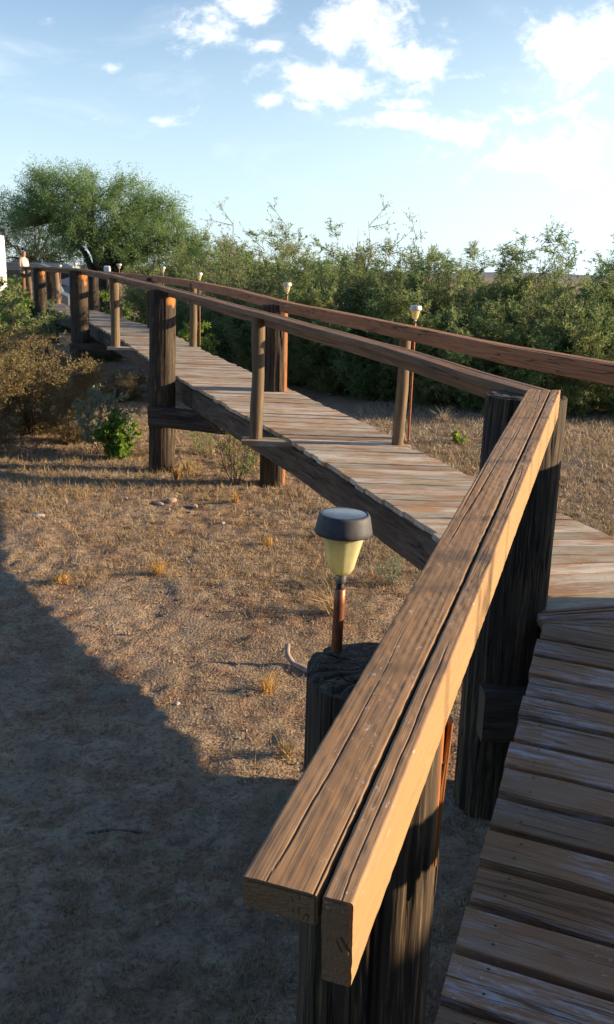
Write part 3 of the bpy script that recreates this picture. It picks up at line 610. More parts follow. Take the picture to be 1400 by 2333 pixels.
def shrub(name, seed, Hh, Rr, nst, n1, n2, nleaf, ll, lw, mat, twigmat='twig', upright=.55, droop=.0, tip=.35, stemr=.016, label=None, cat='shrub', group=None, crown='foliage', stems='branches', lo=.15):
    rng = np.random.default_rng(seed); segA, segB, ra, rb = [], [], [], []
    az = rng.uniform(0, 2 * math.pi, nst); rr = np.sqrt(rng.uniform(0, 1, nst)) * Rr; hz = Hh * rng.uniform(.65, 1., nst) * (1 - .35 * (rr / Rr) ** 2)
    B0 = np.c_[np.cos(az) * Rr * .12 * rng.random(nst), np.sin(az) * Rr * .12 * rng.random(nst), np.full(nst, -.03)]
    E0 = np.c_[np.cos(az) * rr, np.sin(az) * rr, hz]; C0 = B0 * .6 + E0 * .4; C0[:, :2] += E0[:, :2] * .25
    ts = np.linspace(0, 1, 7)
    bez = lambda t: (1 - t)[:, None] ** 2 * B0[:, None].transpose(1, 0, 2)[0] + 0
    P = np.stack([(1 - t) ** 2 * B0 + 2 * t * (1 - t) * C0 + t * t * E0 + rng.normal(0, .02 * Hh, (nst, 3)) * (t > 0) * .5 for t in ts], 1)
    for i in range(6): segA.append(P[:, i]); segB.append(P[:, i + 1]); ra.append(np.full(nst, stemr * (1 - i / 7))); rb.append(np.full(nst, stemr * (1 - (i + 1) / 7)))
    k = rng.uniform(lo, 1, (nst, n1)) * 5.99; i0 = k.astype(int); fr = k - i0; idx = np.arange(nst)[:, None]
    S1 = P[idx, i0] * (1 - fr)[..., None] + P[idx, i0 + 1] * fr[..., None]; D0 = P[idx, i0 + 1] - P[idx, i0]; D0 /= np.linalg.norm(D0, axis=-1)[..., None]
    out = S1 * [1, 1, 0]; out /= np.linalg.norm(out, axis=-1)[..., None] + .05
    d1 = D0 * upright + out * .35 + rng.normal(0, .5, S1.shape); d1[..., 2] = np.abs(d1[..., 2]) * .7 + .1; d1 /= np.linalg.norm(d1, axis=-1)[..., None]
    l1 = tip * Hh * rng.uniform(.4, 1., (nst, n1))[..., None] * .55
    E1 = S1 + d1 * l1; segA.append(S1.reshape(-1, 3)); segB.append(E1.reshape(-1, 3)); m1 = nst * n1; ra.append(np.full(m1, stemr * .35)); rb.append(np.full(m1, stemr * .12))
    S1 = S1.reshape(-1, 3); E1 = E1.reshape(-1, 3); d1 = d1.reshape(-1, 3)
    f = rng.uniform(.15, 1, (m1, n2))[..., None]; S2 = S1[:, None] + (E1 - S1)[:, None] * f
    d2 = d1[:, None] * .7 + rng.normal(0, .55, S2.shape) + [0, 0, .25 - droop]; d2 /= np.linalg.norm(d2, axis=-1)[..., None]
    l2 = tip * Hh * .26 * rng.uniform(.4, 1.1, (m1, n2))[..., None]; E2 = S2 + d2 * l2
    E2[..., 2] = np.maximum(E2[..., 2], .03)
    S2 = S2.reshape(-1, 3); E2 = E2.reshape(-1, 3); m2 = len(S2); segA.append(S2); segB.append(E2); ra.append(np.full(m2, stemr * .13)); rb.append(np.full(m2, stemr * .06))
    f = rng.uniform(.05, 1.05, (m2, nleaf))[..., None]; C = (S2[:, None] + (E2 - S2)[:, None] * f); dd = (E2 - S2) / (np.linalg.norm(E2 - S2, axis=1)[:, None] + 1e-9)
    LD = dd[:, None] * .6 + rng.normal(0, .6, C.shape) - [0, 0, droop]; LD /= np.linalg.norm(LD, axis=-1)[..., None]
    clump = np.repeat(np.clip(.5 + .42 * fbm(S2[:, 0] * 1.6 + seed, S2[:, 1] * 1.6, S2[:, 2] * 1.6) * 1.6 + rng.normal(0, .12, m2), 0, 1), nleaf)
    C = C.reshape(-1, 3); LD = LD.reshape(-1, 3)
    root = empty(name, (0, 0, 0), label, cat, group)
    quads_mesh(crown, leaves(C, LD, ll, lw, rng), 4, M[mat], {'rnd': rng.random(len(C)), 'clump': clump}, root)
    T_ = tubes(np.concatenate(segA), np.concatenate(segB), np.concatenate(ra), np.concatenate(rb)); quads_mesh(stems, T_, 4, M[twigmat], {}, root)
    return root
def dup(root, loc, rz, sc, label):
    r = root.copy(); col.objects.link(r)
    for ch in root.children: c_ = ch.copy(); col.objects.link(c_); c_.parent = r
    return put(r, loc, rz, sc, label)
def put(r, loc, rz, sc, label):
    x, y = loc[0], loc[1]; r.location = (x, y, float(gz(x, y))); r.rotation_euler[2] = rz; r.scale = sc if hasattr(sc, '__len__') else (sc,) * 3; r['label'] = label; return r
G = 'shrubs of the long green hedge'
protos = [shrub('hedge_shrub', 11, 2.7, 1.25, 17, 13, 10, 20, .072, .0155, 'leaf_olive', group=G, droop=.15, label='x', lo=.04),
          shrub('hedge_shrub', 12, 2.9, 1.15, 15, 14, 10, 20, .078, .0145, 'leaf_olive', group=G, droop=.3, label='x', upright=.8, lo=.04),
          shrub('hedge_shrub', 13, 2.5, 1.35, 18, 13, 9, 20, .068, .0165, 'leaf_green', group=G, droop=.1, label='x', lo=.04),
          shrub('sparse_shrub', 14, 3.6, 1.0, 13, 9, 6, 9, .065, .018, 'leaf_olive', group=G, droop=.3, label='x', upright=1.0, stemr=.022, lo=.3)]
def line(pts, q): 
    P = np.array(pts, float); L = np.r_[0, np.cumsum(np.linalg.norm(np.diff(P, axis=0), axis=1))]; return [np.interp(q, L, P[:, 0]), np.interp(q, L, P[:, 1])], L[-1]
front = [(7.4, 16.6), (5.4, 16.7), (3.4, 16.9), (1.6, 17.8), (.1, 19.6), (-1.2, 22.0), (-2.5, 25.0), (-3.9, 28.5), (-5.4, 32.5)]
used = set(); hr = np.random.default_rng(5)
ordn = ['first', 'second', 'third', 'fourth', 'fifth', 'sixth', 'seventh', 'eighth', 'ninth', 'tenth', 'eleventh', 'twelfth', 'thirteenth', 'fourteenth', 'fifteenth', 'sixteenth', 'seventeenth']
def place(pi, loc, rz, sc, lab):
    if pi in used: return dup(protos[pi], loc, rz, sc, lab)
    used.add(pi); return put(protos[pi], loc, rz, sc, lab)
Ltot = line(front, 0)[1]
for row, (dx_, dy_, step, hs) in enumerate(((0, 0, 1.22, .90), (.7, 1.5, 1.3, 1.04), (1.2, 3.2, 1.45, 1.15))):
    q = .2 + .5 * row; k = 0
    while q < Ltot - .3:
        (x, y), _ = line(front, q); x += dx_ + hr.normal(0, .12); y += dy_ + hr.normal(0, .15)
        pi = int(hr.integers(0, 3)); s_ = hs * hr.uniform(.84, 1.08)
        s_ *= 1.08
        if y > 24: s_ *= 1.08
        where = ('front', 'middle', 'back')[row]
        place(pi, (x, y), hr.uniform(0, 6.28), (s_ * 1.12, s_ * 1.12, s_), f'{("olive green", "yellowish olive", "mid green")[pi]} bushy shrub, {ordn[k]} from the right in the {where} row of the hedge')
        q += step * hr.uniform(.9, 1.1) * (1.25 if y > 24 else 1); k += 1
for (px, D, s_, lab) in ((545, 22.5, 1.10, 'dark spiky bare topped shrub rising left of the middle of the hedge'), (655, 21.5, 1.08, 'thin leafy shrub with curved shoots above the hedge over the first far lamp'),
                         (830, 19.2, 1.06, 'tall airy shrub with yellow leaves standing above the hedge centre'), (935, 19.8, 1.0, 'wispy leaning shoots above the hedge over the brown baluster lamp'),
                         (1215, 17.6, .95, 'tall airy shrub rising above the right part of the hedge'), (1090, 18.2, .85, 'low airy shrub top between the two tall ones on the right')):
    p = at_y(px, 600, D); place(3, p[:2], hr.uniform(0, 6.28), (s_ * .9, s_ * .9, s_), lab)

def tree(name, loc, lobes, nclump, nleaf, ll, lw, mat, seed, label, trunk=((0, 0, 0), (0, 0, 1.3)), tr=.16, cr=.45, limbs=9, group=None, cat='tree'):
    rng = np.random.default_rng(seed); root = empty(name, (loc[0], loc[1], float(gz(*loc[:2]))), label, cat, group)
    C = []
    w = np.array([l[3] * l[4] * l[5] for l in lobes]) ** .67; w /= w.sum()
    while len(C) < nclump:
        l = lobes[rng.choice(len(lobes), p=w)]; v = rng.normal(0, 1, 3); v /= np.linalg.norm(v); r_ = rng.uniform(.3, 1) ** .45
        C.append(np.array(l[:3]) + v * np.array(l[3:6]) * r_)
    C = np.array(C)
    fork = np.array(trunk[-1], float); Ls = C[rng.choice(nclump, limbs, replace=False)]
    A, B, ra, rb = [], [], [], []
    T_ = np.array(trunk, float)
    for i in range(len(T_) - 1): A.append(T_[i]); B.append(T_[i + 1]); ra.append(tr * (1 - .15 * i)); rb.append(tr * (1 - .15 * (i + 1)))
    nodes = [fork]
    for e in Ls:
        st = T_[rng.integers(max(1, len(T_) - 2), len(T_))]; prev = st
        for k in range(1, 6):
            q = k / 5; p = st + (e - st) * q * .85 + [0, 0, .35 * math.sin(q * 3.1)] + rng.normal(0, .06, 3); A.append(prev); B.append(p); ra.append(tr * .6 * (1 - (k - 1) / 5.6)); rb.append(tr * .6 * (1 - k / 5.6)); prev = p; nodes.append(p)
    nodes = np.array(nodes)
    for c_ in C:
        d_ = np.linalg.norm(nodes - c_, axis=1); n_ = nodes[d_.argmin()]; mid = (n_ + c_) / 2 + rng.normal(0, .08, 3)
        A += [n_, mid]; B += [mid, c_]; ra += [.022, .014]; rb += [.014, .006]
    quads_mesh('trunk', tubes(np.array(A), np.array(B), np.array(ra), np.array(rb), 7), 4, M['bark'], {}, root, True)
    LC, LDr, cl_ = [], [], []
    top = C[:, 2].max()
    for c_ in C:                                # each clump is several sprays of leaflets
        ns = 14; o_ = c_ - [fork[0], fork[1], fork[2]]; o_ = o_ / np.linalg.norm(o_)
        dr = orient(ns, rng, o_ * .9 + [0, 0, -.15], .75); ln = cr * rng.uniform(.6, 1.9, ns)
        m_ = max(3, nleaf // ns); f = rng.uniform(0, 1, (ns, m_)); sag = np.zeros((ns, m_, 3)); sag[..., 2] = -.25 * f ** 2 * cr
        LC.append((c_ + dr[:, None] * (ln[:, None] * f)[..., None] + sag + rng.normal(0, .05 * cr / .45, (ns, m_, 3))).reshape(-1, 3))
        q = dr[:, None] + rng.normal(0, .6, (ns, m_, 3)) - [0, 0, .35]; LDr.append((q / np.linalg.norm(q, axis=-1)[..., None]).reshape(-1, 3))
        cl_.append(np.full(ns * m_, np.clip(rng.normal(.45, .22), 0, 1)))
    LC = np.concatenate(LC); quads_mesh('crown', leaves(LC, np.concatenate(LDr), ll, lw, rng), 4, M[mat], {'rnd': rng.random(len(LC)), 'clump': np.concatenate(cl_)}, root)
    return root
bt = at_y(232, 600, 34.)
tree('mesquite_tree', bt[:2], [(.2, 0, 4.1, 2.0, 2.2, 1.2), (-1.4, 0, 4.5, 1.5, 2., 1.1), (1.5, .2, 4.0, 1.5, 1.8, .9), (-1.1, 0, 5.4, 1.2, 1.3, .5), (-2.6, 0, 4.5, .9, 1.2, .55), (-3.2, 0, 3.9, .6, .8, .4), (2.7, 0, 3.2, 1.0, 1.1, .6), (3.3, 0, 2.7, .6, .8, .5), (.9, 0, 5.2, .9, 1.0, .45), (2.3, 0, 4.5, .6, .8, .4), (.2, -.5, 3.1, 1.9, 1.3, .6)], 440, 390, .090, .019, 'leaf_green', 21,
     'large spreading green mesquite tree behind the far walkway', trunk=((0, 0, -.1), (.05, 0, .9), (-.05, .05, 1.7), (0, 0, 2.3)), tr=.26, cr=.5, limbs=16)
for (px, D, s_, mat, sd_, lab, nm) in ((70, 60, 1.35, 'leaf_dark', 31, 'dark thin tree at the left edge behind the vehicles', 'background_tree'), (120, 50, .8, 'leaf_dark', 32, 'dark hazy tree low behind the big mesquite', 'background_tree'),
        (1425, 26, .55, 'leaf_green', 33, 'green tree cut by the right edge above the hedge', 'background_tree'), (-10, 64, 1.2, 'leaf_dark', 35, 'dark tree beyond the white trailer at the left edge', 'background_tree'), (340, 44, .62, 'leaf_olive', 36, 'olive tree low behind the right side of the big mesquite', 'background_tree')):
    p = at_y(px, 600, D); tree(nm, p[:2], [(0, 0, 4.0 * s_, 2.0 * s_, 2 * s_, 1.4 * s_), (-1. * s_, 0, 3.0 * s_, 1.6 * s_, 1.5 * s_, 1.2 * s_), (1.2 * s_, 0, 3.2 * s_, 1.5 * s_, 1.5 * s_, 1.1 * s_), (0, 0, 1.8 * s_, 2.0 * s_, 1.8 * s_, 1.2 * s_)], 130, 150, .11, .035, mat, sd_, lab, trunk=((0, 0, -.1), (0, 0, 1.0 * s_), (0, .1, 1.8 * s_)), tr=.16 * s_, cr=.5 * s_)
# plants on the left and under the walkway
p = at_y(-12, 700, 20.5); put(shrub('green_shrub', 41, 2.3, 1.4, 18, 13, 9, 16, .065, .022, 'leaf_olive', label='x', lo=.04), p[:2], .4, 1., 'dense green shrub at the left edge beside the far posts')
p = at_y(225, 700, 27.0)
br = shrub('bright_shrub', 42, 1.9, 1.1, 14, 11, 8, 12, .08, .03, 'leaf_bright', label='x', lo=.04); put(br, at_y(245, 700, 24.6)[:2], .4, .95, 'bright green shrub seen through the rail posts under the big mesquite')
dup(br, at_y(0, 620, 24)[:2], 2., (1.1, 1.1, 1.08), 'bright yellow green shrub top at the left edge below the trailer')
dup(br, at_y(440, 700, 17.5)[:2], 3., .75, 'bright green low bush behind the slim far baluster')
bs = shrub('dry_brush', 43, 1.5, .95, 34, 12, 8, 8, .045, .010, 'brush', label='x', lo=.04, stemr=.008, group='mounds of dry tan brush')
put(bs, at_y(70, 900, 13.2)[:2], .3, (1.15, 1.1, 1.1), 'tallest mound of dry tan brush at the left edge')
dup(bs, at_y(-40, 900, 12.6)[:2], 2.1, 1.05, 'dry tan brush mound cut by the left edge')
dup(bs, at_y(170, 950, 12.7)[:2], 4.1, (.62, .62, .55), 'low golden brush mound next to the leafy green plant')
dup(bs, at_y(60, 900, 16.5)[:2], 5.1, (1.2, 1.2, .85), 'grey tan brush beside the far thick posts')
dup(bs, at_y(-60, 1000, 11.6)[:2], .9, (.7, .7, .5), 'small dark brush low at the left edge')
dup(bs, at_y(285, 850, 17.0)[:2], 3.3, (.75, .75, .42), 'dark shaded brush under the walkway between the two thick posts')
put(shrub('pale_plant', 44, .75, .34, 14, 8, 5, 7, .035, .02, 'leaf_pale', label='x', lo=.3, stemr=.005), at_y(228, 900, 12.0)[:2], 0, 1.35, 'pale grey leaved plant behind the leafy green plant')
put(shrub('leafy_plant', 45, .62, .27, 16, 9, 5, 6, .06, .04, 'leaf_bright', label='x', lo=.12, stemr=.007), at_z(272, 1040, 0)[:2], 0, 1., 'rounded bright green leafy plant left of the thick mid post')
put(shrub('twiggy_plant', 46, .95, .34, 14, 6, 4, 7, .03, .010, 'leaf_olive', label='x', lo=.25, stemr=.007, upright=.9), at_z(537, 1108, 0)[:2], 0, 1., 'thin twiggy green plant under the walkway beam')
put(shrub('grey_plant', 47, .5, .22, 12, 5, 4, 8, .03, .008, 'leaf_pale', label='x', lo=.1, stemr=.004), at_z(893, 1338, 0)[:2], 0, .7, 'small grey green plant by the beam, right of the near lamp')
put(shrub('weed', 48, .16, .10, 8, 4, 3, 4, .04, .03, 'leaf_bright', label='x', lo=.1, stemr=.003), (at_z(1045, 1085, 0)[0] + .35, at_z(1045, 1085, 0)[1] + 2.2), 0, 1.3, 'small green weed growing by the far edge of the deck')
put(shrub('low_plant', 49, .8, .45, 14, 6, 4, 6, .035, .010, 'leaf_olive', label='x', lo=.1, stemr=.004), at_z(470, 1030, -.0)[:2], 0, .8, 'low olive plant in the light behind the thick mid post')
def tuft(name, px, py, n, h, spread, mat, lab, wid=.004, lean=(0, 0), grp=None, seed=1):
    rng = np.random.default_rng(seed * 13 + px); p = at_z(px, py, 0.0); d = orient(n, rng, np.array([lean[0], lean[1], 1.]), spread); d[:, 2] = np.abs(d[:, 2])
    b_ = np.c_[rng.normal(0, .02, (n, 2)), np.zeros(n)]; L = h * rng.uniform(.5, 1.1, n)[:, None]; m_ = b_ + d * L * .55; e = m_ + (d * [1.5, 1.5, .55]) * L * .5
    sv = np.cross(d, rng.normal(0, 1, (n, 3))); sv /= np.linalg.norm(sv, axis=1)[:, None]; sv *= wid / 2
    V = np.concatenate([np.stack([b_ - sv, b_ + sv, m_ + sv, m_ - sv], 1), np.stack([m_ - sv, m_ + sv, e + sv * .2, e - sv * .2], 1)]).reshape(-1, 3)
    o = quads_mesh(name, V, 4, M[mat], {'rnd': rng.random(2 * n), 'clump': rng.random(2 * n)}, None, False, (p[0], p[1], float(gz(p[0], p[1])) - .005))
    return tag(o, lab, 'grass tuft', grp)
TG = 'dry tufts on the bare ground'
tuft('dry_tuft', 537, 1150, 60, .17, .13, 'orange', 'orange dry tuft in front of the twiggy plant', .006, grp=TG)
tuft('dry_tuft', 612, 1243, 45, .12, .12, 'orange', 'small upright orange tuft left of the lamp cap', .006, grp=TG)
tuft('dry_tuft', 402, 1092, 70, .19, .13, 'orange', 'squat orange tuft right behind the thick mid post base', .009, grp=TG)
tuft('dry_tuft', 430, 1074, 60, .26, .25, 'straw', 'pale straw tuft right of the squat orange one', .006, grp=TG)
tuft('dry_tuft', 765, 1402, 90, .46, .55, 'straw', 'wide arching straw tuft behind the near lamp pole', .004, (-.5, .1), grp=TG)
tuft('dry_tuft', 728, 1225, 50, .26, .35, 'straw_gray', 'grey tuft behind the near lamp cap', .004, grp=TG)
tuft('dry_tuft', 608, 1580, 60, .17, .3, 'orange', 'golden tuft left of the near post top', .004, grp=TG)
tuft('dry_tuft', 652, 1725, 60, .17, .35, 'straw', 'straw tuft against the left side of the near post', .004, grp=TG)
tuft('dry_tuft', 360, 1312, 70, .16, .4, 'orange', 'golden tuft in the lit ground left of the lamp', .005, grp=TG)
tuft('dry_tuft', 1010, 965, 80, .38, .5, 'straw_gray', 'pale tuft beside the far edge of the deck', .007, grp=TG)
tuft('dry_tuft', 145, 1330, 70, .14, .5, 'orange', 'rusty tuft at the edge of the big shadow', .005, grp=TG)
tuft('dry_tuft', 146, 735, 120, .75, .25, 'straw', 'tall golden tuft seen between the two far thick posts', .02, grp=TG)

# ------------------------------------------------------------------ rocks and stick
def rock(name, px, py, sz, mat, lab, seed, flat=.65):
    rng = np.random.default_rng(seed); mb = MB(); n, k = 9, 14; V = []
    for i in range(n + 1):
        for j in range(k):
            a, b_ = math.pi * i / n, 2 * math.pi * j / k; v = np.array([math.sin(a) * math.cos(b_), math.sin(a) * math.sin(b_), math.cos(a)])
            r_ = 1 + .38 * float(fbm(v[0] * 1.7 + seed, v[1] * 1.7, v[2] * 1.7)); r_ = min(r_, 1.02 + .1 * float(vn(v[0] * 3, v[1] * 3, seed))); V.append(v * r_ * [sz[0] / 2, sz[1] / 2, sz[1] * flat / 2])
    F = [(i * k + j, i * k + (j + 1) % k, (i + 1) * k + (j + 1) % k, (i + 1) * k + j) for i in range(n) for j in range(k)]
    F = [f[::-1] for f in F]
    p = at_z(px, py, 0.); mb.add(V, F, False); o = mb.build(name, M[mat]); o.location = (p[0], p[1], float(gz(p[0], p[1])) + sz[1] * flat * .28); o.rotation_euler[2] = rng.uniform(0, 6)
    return tag(o, lab, 'rock', 'rocks lying on the bare ground')
for a_ in (('rock', 391, 1143, (.13, .11), 'rock', 'biggest brown rock in front of the thick mid post', 3), ('rock', 362, 1146, (.15, .08), 'rock', 'flat dark rock touching the biggest brown rock', 4, .4), ('rock', 444, 1155, (.10, .07), 'rock', 'small tan rock right of the biggest one', 5),  # the flat rock is added where a dark hole lies
           ('rock', 88, 1178, (.14, .09), 'pale_rock', 'white flat rock alone on the left', 6, .5), ('rock', 597, 1154, (.07, .05), 'rock', 'small rock below the beam right of the orange tuft', 7), ('rock', 508, 1193, (.07, .05), 'pale_rock', 'pale pebble halfway between rocks and lamp', 8),
           ('rock', 288, 1136, (.06, .05), 'rock', 'small pinkish rock left of the thick mid post', 9), ('rock', 484, 1028, (.08, .05), 'pale_rock', 'white pebble in the light behind the walkway beam', 10), ('rock', 405, 1608, (.045, .03), 'pale_rock', 'pale pebble in the middle of the lit ground', 12, .5),
           ('rock', 183, 1982, (.03, .022), 'rock', 'small tan pebble in the big shadow, upper left', 13), ('rock', 360, 2110, (.03, .02), 'rock', 'small tan pebble in the big shadow near the rail end', 14), ('rock', 12, 2215, (.035, .025), 'rock', 'small stone in the shadow at the left edge', 15)):
    rock(*a_)
mb = MB(); q0 = at_z(655, 1500, .05); 
sweep(mb, [q0 + [-.0, .03, .09], q0 + [.0, .0, .03], q0 + [.04, -.03, -.02], q0 + [.12, -.09, -.03], q0 + [.22, -.16, -.05]], circ_ring(.019, 10), .02, vert=False, smooth=True, wob=.004, taper=(.9, 1.1))
tag(mb.build('stick', M['driftwood']), 'bleached bent stick on the ground left of the near post', 'stick')
mb = MB(); q0 = at_z(170, 1905, .01); sweep(mb, [q0, q0 + [.14, .03, .01], q0 + [.30, .04, 0]], circ_ring(.008, 8), .03, smooth=True, wob=.006); tag(mb.build('twig', M['twig']), 'dark thin twig lying in the big shadow', 'twig')

# ------------------------------------------------------------------ ground cover (uncountable)
rng = np.random.default_rng(99)
def scatter(n, x0, x1, y0, y1, thr, fs, seed, pw=1.6):
    y = y0 + (y1 - y0) * rng.random(n * 3) ** pw; hw = .40 * y + .6; x = np.clip(rng.uniform(-1, 1, n * 3) * hw, x0, x1) ; d = fbm(x * fs + seed, y * fs, 1.) + .3 * rng.normal(0, 1, n * 3)
    k = (d > thr) & (x > x0) & (x < x1); return x[k][:n], y[k][:n]
def blades(name, n, per, box_, thr, fs, hgt, wid, mat, seed, tilt=.9, pw=1.7, smin=.72):
    x, y = scatter(n, *box_, thr, fs, seed, pw); n = len(x); X_ = np.repeat(x, per) + rng.normal(0, .022, n * per); Y_ = np.repeat(y, per) + rng.normal(0, .022, n * per)
    m_ = n * per; b_ = np.c_[X_, Y_, gz(X_, Y_) - .004]; d = orient(m_, rng, np.array([0, 0, .8]), tilt); d[:, 2] = np.abs(d[:, 2]) + .05
    far = np.clip(Y_ / 7, smin, 1.8)[:, None]; L = hgt * rng.uniform(.4, 1.3, m_)[:, None] * far; sv = np.cross(d, rng.normal(0, 1, (m_, 3))); sv /= np.linalg.norm(sv, axis=1)[:, None]; sv = sv * wid * far
    V = np.stack([b_ - sv, b_ + sv, b_ + d * L], 1).reshape(-1, 3)
    o = quads_mesh(name, V, 3, M[mat], {'rnd': rng.random(m_), 'clump': np.repeat(rng.random(n), per)}); return tag(o, None, None, None, 'stuff')
def st(o, lab): o['label'] = lab; o['category'] = 'ground cover'; return o
st(blades('dry_grass', 21000, 7, (-8, 9, 1.6, 16), .05, .8, .050, .0021, 'straw_gray', 3.), 'short dry grey grass over the ground')
st(blades('golden_grass', 9000, 9, (-8, 9, 1.8, 14), .10, .55, .065, .0024, 'straw', 8.), 'golden dry grass in loose patches')
st(blades('field_grass', 8000, 6, (.9, 9, 6.0, 17.5), -.2, .6, .055, .0035, 'straw_gray', 5., pw=1.0, smin=1.), 'pale dry grass on the field right of the walkway')
M['litter'] = leafmat('litter', [(.10, .07, .05), (.20, .15, .11), (.36, .29, .21), (.55, .47, .37)], 0.)
x, y = scatter(7000, -8, 8, 1.6, 14, -.4, 1.1, 6., 1.5); n = len(x); an = rng.uniform(0, 6.28, n); L_ = rng.uniform(.015, .075, n) * np.clip(y / 6, .6, 1.6); A_ = np.c_[x, y, gz(x, y) + .006]; B_ = A_ + np.c_[np.cos(an) * L_, np.sin(an) * L_, rng.normal(.003, .006, n)]
st(tag(quads_mesh('twig_litter', tubes(A_, B_, rng.uniform(.001, .0028, n), .001, 3), 4, M['litter'], {'rnd': np.tile(rng.random(n), 3), 'clump': np.tile(rng.random(n), 3)}), kind='stuff'), 'small dead twigs and leaf litter strewn on the soil')
n = 17000; x, y = scatter(n, -8, 8, 1.5, 15, -.6, .8, 2., 1.5); n = len(x); s_ = .0035 * np.exp(rng.normal(0, .55, n)) * np.clip(y / 5, .8, 2.0); s_ = np.minimum(s_, .028)
oct_ = np.array([(1, 0, 0), (0, 1, 0), (-1, 0, 0), (0, -1, 0), (0, 0, .8), (0, 0, -.5)]); ft = np.array([(0, 1, 4), (1, 2, 4), (2, 3, 4), (3, 0, 4), (1, 0, 5), (2, 1, 5), (3, 2, 5), (0, 3, 5)])
an = rng.uniform(0, 6.28, n); Vp = oct_[None] * (s_[:, None, None] * rng.uniform(.6, 1.3, (n, 6, 1))); Vr = np.stack([Vp[..., 0] * np.cos(an)[:, None] - Vp[..., 1] * np.sin(an)[:, None], Vp[..., 0] * np.sin(an)[:, None] + Vp[..., 1] * np.cos(an)[:, None], Vp[..., 2]], -1) + np.stack([x, y, gz(x, y) + .002], -1)[:, None]
M['pebble'] = leafmat('pebbles', [(.16, .10, .07), (.27, .19, .13), (.38, .29, .22), (.55, .48, .40)], 0.)
o = quads_mesh('gravel', Vr[:, ft].reshape(-1, 3), 3, M['pebble'], {'rnd': np.repeat(rng.random(n) ** 1.6, 8), 'clump': np.repeat(rng.random(n) ** 1.3, 8)}); st(tag(o, kind='stuff'), 'loose gravel and grit scattered on the soil')

# ------------------------------------------------------------------ far things: trailer, vans, person
def parked_van(loc, rz, Lx, Hh, mat, lab, name='parked_van'):
    r = empty(name, (loc[0], loc[1], 0), lab, 'van', None); r.rotation_euler[2] = rz
    prof = [(-.5, .16), (.5, .16), (.5, .45), (.42, .52), (.31, .95), (.24, 1.0), (-.47, 1.0), (-.5, .9)]
    mb = MB(); V = [(x * Lx, s * .95 * (1 if z < .6 else .9), z * Hh) for s in (-1, 1) for x, z in prof]; k = len(prof)
    mb.add(V, [tuple(range(k)), tuple(range(k, 2 * k))[::-1]] + [(i, i + k, (i + 1) % k + k, (i + 1) % k) for i in range(k)]); b_ = mb.build('body', M[mat]); b_.parent = r
    for s in (-1, 1):
        for x0, x1 in ((-.44, -.16), (-.13, .10), (.13, .33)):
            mb = MB(); ys = s * .93; mb.add([(x0 * Lx, ys, .56 * Hh), (x1 * Lx + (.06 * Lx if x1 > .3 else 0), ys, .56 * Hh), (x1 * Lx - (.03 * Lx if x1 > .3 else 0), s * .885, .88 * Hh), (x0 * Lx, s * .885, .88 * Hh), (x0 * Lx, ys - s * .06, .56 * Hh), (x1 * Lx, ys - s * .06, .56 * Hh), (x1 * Lx, s * .82, .88 * Hh), (x0 * Lx, s * .82, .88 * Hh)], [(0, 1, 2, 3), (4, 7, 6, 5), (0, 4, 5, 1), (2, 6, 7, 3), (0, 3, 7, 4), (1, 5, 6, 2)]); w = mb.build('window', M['glass']); w.parent = r
        for x in (-.33, .33):
            mb = MB(); lathe(mb, (0, 0, 0), [(.12, -.1), (.34, -.1), (.36, -.06), (.36, .06), (.34, .1), (.12, .1)], 20); w = mb.build('wheel', M['black']); w.parent = r; w.location = (x * Lx, s * .88, .36); w.rotation_euler[0] = math.pi / 2
    return r
p = at_y(38, 600, 41); parked_van(p[:2], .15, 4.6, 2.55, 'carpaint', 'dark van behind the person, roof just above the rail line')
p = at_y(112, 600, 47); parked_van(p[:2], .05, 4.4, 2.60, 'silver', 'grey blue van behind the rail, right of the person')
p = at_y(15, 570, 36.5) - [2.72, 0, 0]; r = empty('trailer', (p[0], p[1], 0), 'white box trailer at the left edge', 'trailer')
for nm, c_, sz, mt in (('box_body', (0, 0, 2.42), (4.6, 2.3, 2.4), 'white'), ('chassis', (0, 0, 1.15), (4.4, 2.0, .2), 'black'), ('hitch', (2.6, 0, 1.0), (1.2, .2, .12), 'black')):
    mb = MB(); box(mb, c_, sz); ob = mb.build(nm, M[mt]); ob.parent = r
    if nm == 'box_body': bv = ob.modifiers.new('b', 'BEVEL'); bv.width = .06; bv.segments = 3
for s in (-1, 1):
    for x in (-.6, .4):
        mb = MB(); lathe(mb, (0, 0, 0), [(.15, -.1), (.45, -.1), (.5, -.05), (.5, .05), (.45, .1), (.15, .1)], 20); w = mb.build('wheel', M['black']); w.parent = r; w.location = (x, s * 1.0, .5); w.rotation_euler[0] = math.pi / 2
p = at_y(245, 613, 32); mb = MB(); box(mb, (0, 0, 0), (.22, .18, .26)); o = mb.build('crate', M['white']); o.location = (p[0], p[1], p[2] - .02); bv = o.modifiers.new('b', 'BEVEL'); bv.width = .03
tag(o, 'small white box on a stand right of the big tree trunk', 'box')
mb = MB(); lathe(mb, (0, 0, -p[2] + .2), [(.05, -.25), (.05, p[2] - .38)], 10); k_ = mb.build('stand', M['pole']); k_.parent = o

